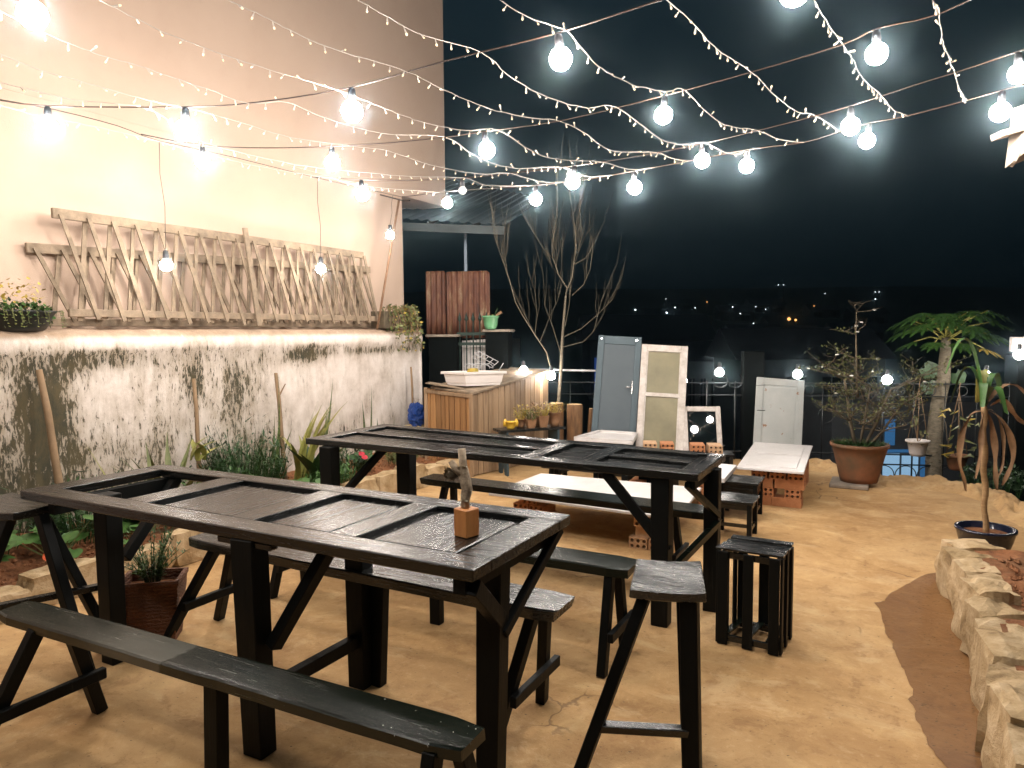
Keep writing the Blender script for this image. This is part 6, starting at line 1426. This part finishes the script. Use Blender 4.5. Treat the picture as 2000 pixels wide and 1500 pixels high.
# fairy light strands: clear cable with small lamps on short stems
fl = MB(); fl.tube([(0, 0, 0), (0, 0, -.012)], .0026, 5); fl.tube([(0, 0, -.012), (0, 0, -.030)], [.0042, .0050], 6)
fe = MB(); fe.lathe([(.0008, -.043), (.0045, -.040), (.0054, -.034), (.0048, -.030)], (0, 0, 0), 6, True, True)
stem_me = bpy.data.meshes.new('fairy_lamp'); stem_me.from_pydata([tuple(v) for v in fl.v]+[tuple(v) for v in fe.v], [], fl.f+[tuple(i+len(fl.v) for i in f) for f in fe.f])
stem_me.materials.append(M['fairy_cable']); stem_me.materials.append(M['fairy'])
for i, pl in enumerate(stem_me.polygons): pl.material_index = 1 if i >= len(fl.f) else 0
SL = ['fairy light strand entering at the top of the left edge of the picture', 'fairy light strand starting left of the top middle of the beige wall', 'fairy light strand from the top of the beige wall to the sky centre', 'fairy light strand crossing the wall corner near the top',
      'fairy light strand passing over the large bulb in the dark sky', 'fairy light strand right of the sky centre, ending beside a bulb', 'steep fairy light strand at upper right', 'steepest fairy light strand, ending in a bright cluster', 'fairy light strand crossing the beige wall below the others', 'faint fairy light strand low on the beige wall above the lattice',
      'fairy light strand wound along the wall wire']
rf = random.Random(3)
for lab, pts in zip(SL, STRANDS):
    path = smooth_path(pts, 5); base = Vector(pts[0]); t = thing('fairy_light_strand', lab, 'fairy lights', tuple(base), 'fairy light strands overhead')
    wob = [p+Vector((rf.uniform(-.004, .004), rf.uniform(-.004, .004), rf.uniform(-.003, .003))) for p in path]
    build('cable', MB().tube(wob, .0022, 5), M['fairy_cable'], t, True)
    acc = 0; nxt = .05
    for a, b in zip(wob, wob[1:]):
        L = (b-a).length
        while acc+L > nxt:
            p = a.lerp(b, (nxt-acc)/L); o = bpy.data.objects.new('fairy_lamp', stem_me); COL.objects.link(o); o.parent = t; o.location = p-base
            up = rf.random() < .10
            o.rotation_euler = (rf.uniform(-.7, .7)+(PI*.75 if up else 0), rf.uniform(-.8, .8), rf.uniform(0, 6)); s = rf.uniform(.75, 1.05); o.scale = (s, s, s); nxt += rf.uniform(.085, .115)
        acc += L

# ================================================================== THE TOWN IN THE VALLEY
def far(x, y, d): return VD*d+VR*((x-1000)/1400*d)+Vector((0, 0, 1.6-(y-652)/1400*d))
def town_house(x, d, w, h, label, lit=None, roof=True, rows=1, cols=3):
    p = far(x, 0, d); z = hill_z(d)-.5; p.z = z; t = thing('town_house', label, 'house', tuple(p), 'dark houses of the valley town')
    q = lambda u, v: p+VR*u+VD*v
    c = [q(-w/2, 0), q(w/2, 0), q(w/2, w*.7), q(-w/2, w*.7)]; build('wall', MB().prism([(a.x, a.y) for a in c], z, z+h), M['dark_wall'], t)
    if roof:
        e = w*.06; c = [q(-w/2-e, -e), q(w/2+e, -e), q(w/2+e, w*.7+e), q(-w/2-e, w*.7+e)]; r0, r1 = q(-w/2-e, w*.35), q(w/2+e, w*.35); zt = z+h
        build('roof', MB().add([(a.x, a.y, zt) for a in c]+[(r0.x, r0.y, zt+w*.22), (r1.x, r1.y, zt+w*.22)], [(0, 1, 5, 4), (2, 3, 4, 5), (0, 4, 3), (1, 2, 5), (0, 3, 2, 1)]), M['dark_roof'], t)
    for r in range(rows):
        for k in range(cols):
            u = -w/2+w*(k+.5)/cols; zz = z+h*(r+.5)/rows; ww, hh = w/cols*.28, h/rows*.26
            m = M['dark_glass'] if not lit or (k, r) not in lit else lit[(k, r)]
            a = q(u-ww, -.03); b = q(u+ww, -.03); win = build('window', MB().add([(a.x, a.y, zz-hh), (b.x, b.y, zz-hh), (b.x, b.y, zz+hh), (a.x, a.y, zz+hh)], [(0, 1, 2, 3)]), m, t)
            fr = MB()
            for s0, s1 in (((-ww, -hh), (ww, -hh)), ((ww, -hh), (ww, hh)), ((ww, hh), (-ww, hh)), ((-ww, hh), (-ww, -hh)), ((0, -hh), (0, hh))):
                A, B = q(u+s0[0], -.05)+Vector((0, 0, zz+s0[1]-z)), q(u+s1[0], -.05)+Vector((0, 0, zz+s1[1]-z)); fr.bar(A, B, .05*w/6, .04*w/6)
            build('frame', fr, M['dark_wall'], win)
    return t
town_house(1590, 26, 5.2, 5.3, 'dim house with a row of dark windows beyond the fence', None, True, 2, 4)
town_house(1270, 48, 8, 4.6, 'low dim house left of the screen door, far below', {(0, 0): M['town_blue']}, True, 1, 8)
town_house(1385, 40, 5, 4.0, 'low dark house with a faint blue window beyond the mirror', {(0, 0): M['town_blue']}, True, 1, 8)
town_house(1366, 70, 2.4, 4.9, 'small far house with a glowing pane for its orange lit upper front', {(0, 1): M['town_lit']}, True, 2, 1)
rt_ = random.Random(12)
for i, (x, d) in enumerate(((1205, 130), (1290, 150), (1330, 190), (1440, 150), (1500, 175), (1550, 120), (1610, 160), (1700, 140), (1480, 90), (1680, 95), (1240, 85), (1930, 120))):
    town_house(x, d, rt_.uniform(6, 9), rt_.uniform(1.6, 2.6), ['low roofed house above the blue door', 'dark house between the blue door and screen door roofs', 'higher dark house over the screen door', 'dark house up the slope over the mirror', 'dark house beside the paired tiny lights', 'house close below the orange lamp', 'house right of the orange lamp up the slope',
               'dark house over the potted shrub', 'nearer dark house above the slim pillar', 'nearer dark house above the shrub crown', 'nearer dark house above the blue door', 'dark house up the slope over the cane plant'][i], {(0, 0): M['dark_glass']}, True, 1, 2)
def lamp(x, y, d, r, mat, label, post=True):
    p = far(x, y, d); z = min(hill_z(d)-.5, p.z-1); t = thing('street_lamp', label, 'street lamp', (p.x, p.y, z), 'tiny lamps of the valley town')
    build('post', MB().tube([(p.x, p.y, z), (p.x, p.y, p.z)], d*.0004, 5), M['dark_wall'], t)
    build('lamp_head', MB().lathe([(.001, -r), (r*.8, -r*.55), (r, 0), (r*.8, r*.55), (.001, r)], p, 8, False, False), M[mat], t, True)
for i, (x, y, d, pxr, m, lab) in enumerate(((1241, 611, 150, 3.0, 'town_white', 'round white lamp above the blue door'), (1302, 617, 150, 3.2, 'town_white', 'round white lamp left of the screen door top'), (1227, 653, 90, 2.8, 'town_white', 'white lamp just over the blue door'), (1318, 607, 180, 2.2, 'town_white', 'flat white light over the screen door'),
                             (1357, 608, 190, 1.6, 'town_white', 'faint light over the screen door right side'), (1430, 607, 190, 1.8, 'town_white', 'small light over the slim pillar'), (1445, 620, 170, 1.8, 'town_white', 'bluish light over the slim pillar'), (1475, 607, 190, 1.5, 'town_white', 'dim light right of the slim pillar'),
                             (1471, 639, 120, 1.7, 'town_white', 'upper one of two paired tiny lights'), (1466, 644, 120, 1.4, 'town_white', 'lower one of two paired tiny lights'), (1350, 671, 80, 1.9, 'town_white', 'bluish lamp just above the screen door corner'), (1540, 631, 120, 4.2, 'town_orange', 'bright orange lamp in the dark town'), (1553, 633, 120, 3.0, 'town_orange', 'dim lamp head standing in for the orange glow on a lamplit wall'),  # second orange lamp stands in for the glow on a lamplit wall
                             (1494, 612, 190, 1.5, 'town_white', 'tiny light left of the orange lamp, higher'), (1518, 565, 260, 1.4, 'town_white', 'left of the two lights high on the hill'), (1528, 565, 260, 1.4, 'town_white', 'right of the two lights high on the hill'), (1609, 582, 240, 1.3, 'town_white', 'lone high light over the shrub left side'), (1706, 580, 240, 1.6, 'town_white', 'left light of the cluster over the shrub'),
                             (1714, 580, 240, 1.6, 'town_white', 'right light of the cluster over the shrub'), (1707, 594, 230, 2.0, 'town_white', 'lower light of the cluster over the shrub'), (1300, 590, 240, 1.3, 'town_white', 'faint high light above the round lamps'), (1380, 597, 220, 1.4, 'town_orange', 'faint reddish light over the screen door'),
                             (1588, 606, 200, 1.3, 'town_orange', 'faint warm light right of the orange lamp'), (1200, 634, 120, 1.3, 'town_white', 'faint light left of the blue door'))):
    d *= .68 if d >= 180 else .85
    lamp(x, y, d, pxr/1400*d*(.5 if m == 'town_white' else .8), m, lab)
def blue_room():
    p = far(1800, 915, 13.5); t = thing('lower_house', 'house below the fence with blue lit curtained windows', 'house', (p.x, p.y, -4.6))
    q = lambda u, v, z: (p+VR*u+VD*v)[:2]+(z,)
    build('wall', MB().prism([q(-1.6, .12, 0)[:2], q(1.8, .12, 0)[:2], q(1.8, 2, 0)[:2], q(-1.6, 2, 0)[:2]], -4.6, .2), M['dark_wall'], t)
    for u0, u1, z0, z1, m in ((-.62, -.30, -1.45, -.78, 'pale_window'), (-.26, .06, -1.45, -.80, 'pale_window'), (.10, .44, -1.45, -.84, 'blue_window'), (-.60, -.40, -.62, -.12, 'blue_window'), (-.62, .5, -.76, -.70, 'blue_window')):
        build('window', MB().add([q(u0, .09, z0), q(u1, .09, z0), q(u1, .09, z1), q(u0, .09, z1)], [(0, 1, 2, 3)]), M[m], t)
blue_room()

# ------------------------------------------------------------------ thin volume added to give the lamps their halos
def glow_haze():
    mb = MB().box((-480, -60, -12), (480, 420, 30))
    o = structure('glow_haze', mb, M['unlit'], kind='stuff')
    m = bpy.data.materials.new('bulb_glow_volume'); m.use_nodes = True; n, l = m.node_tree.nodes, m.node_tree.links
    n.remove(n['Principled BSDF']); v = n.new('ShaderNodeVolumePrincipled')
    v.inputs['Color'].default_value = (.60, .85, 1, 1); v.inputs['Density'].default_value = GLOW_HAZE; v.inputs['Anisotropy'].default_value = 0.98
    l.new(v.outputs[0], n['Material Output'].inputs['Volume']); o.data.materials.clear(); o.data.materials.append(m)
glow_haze()
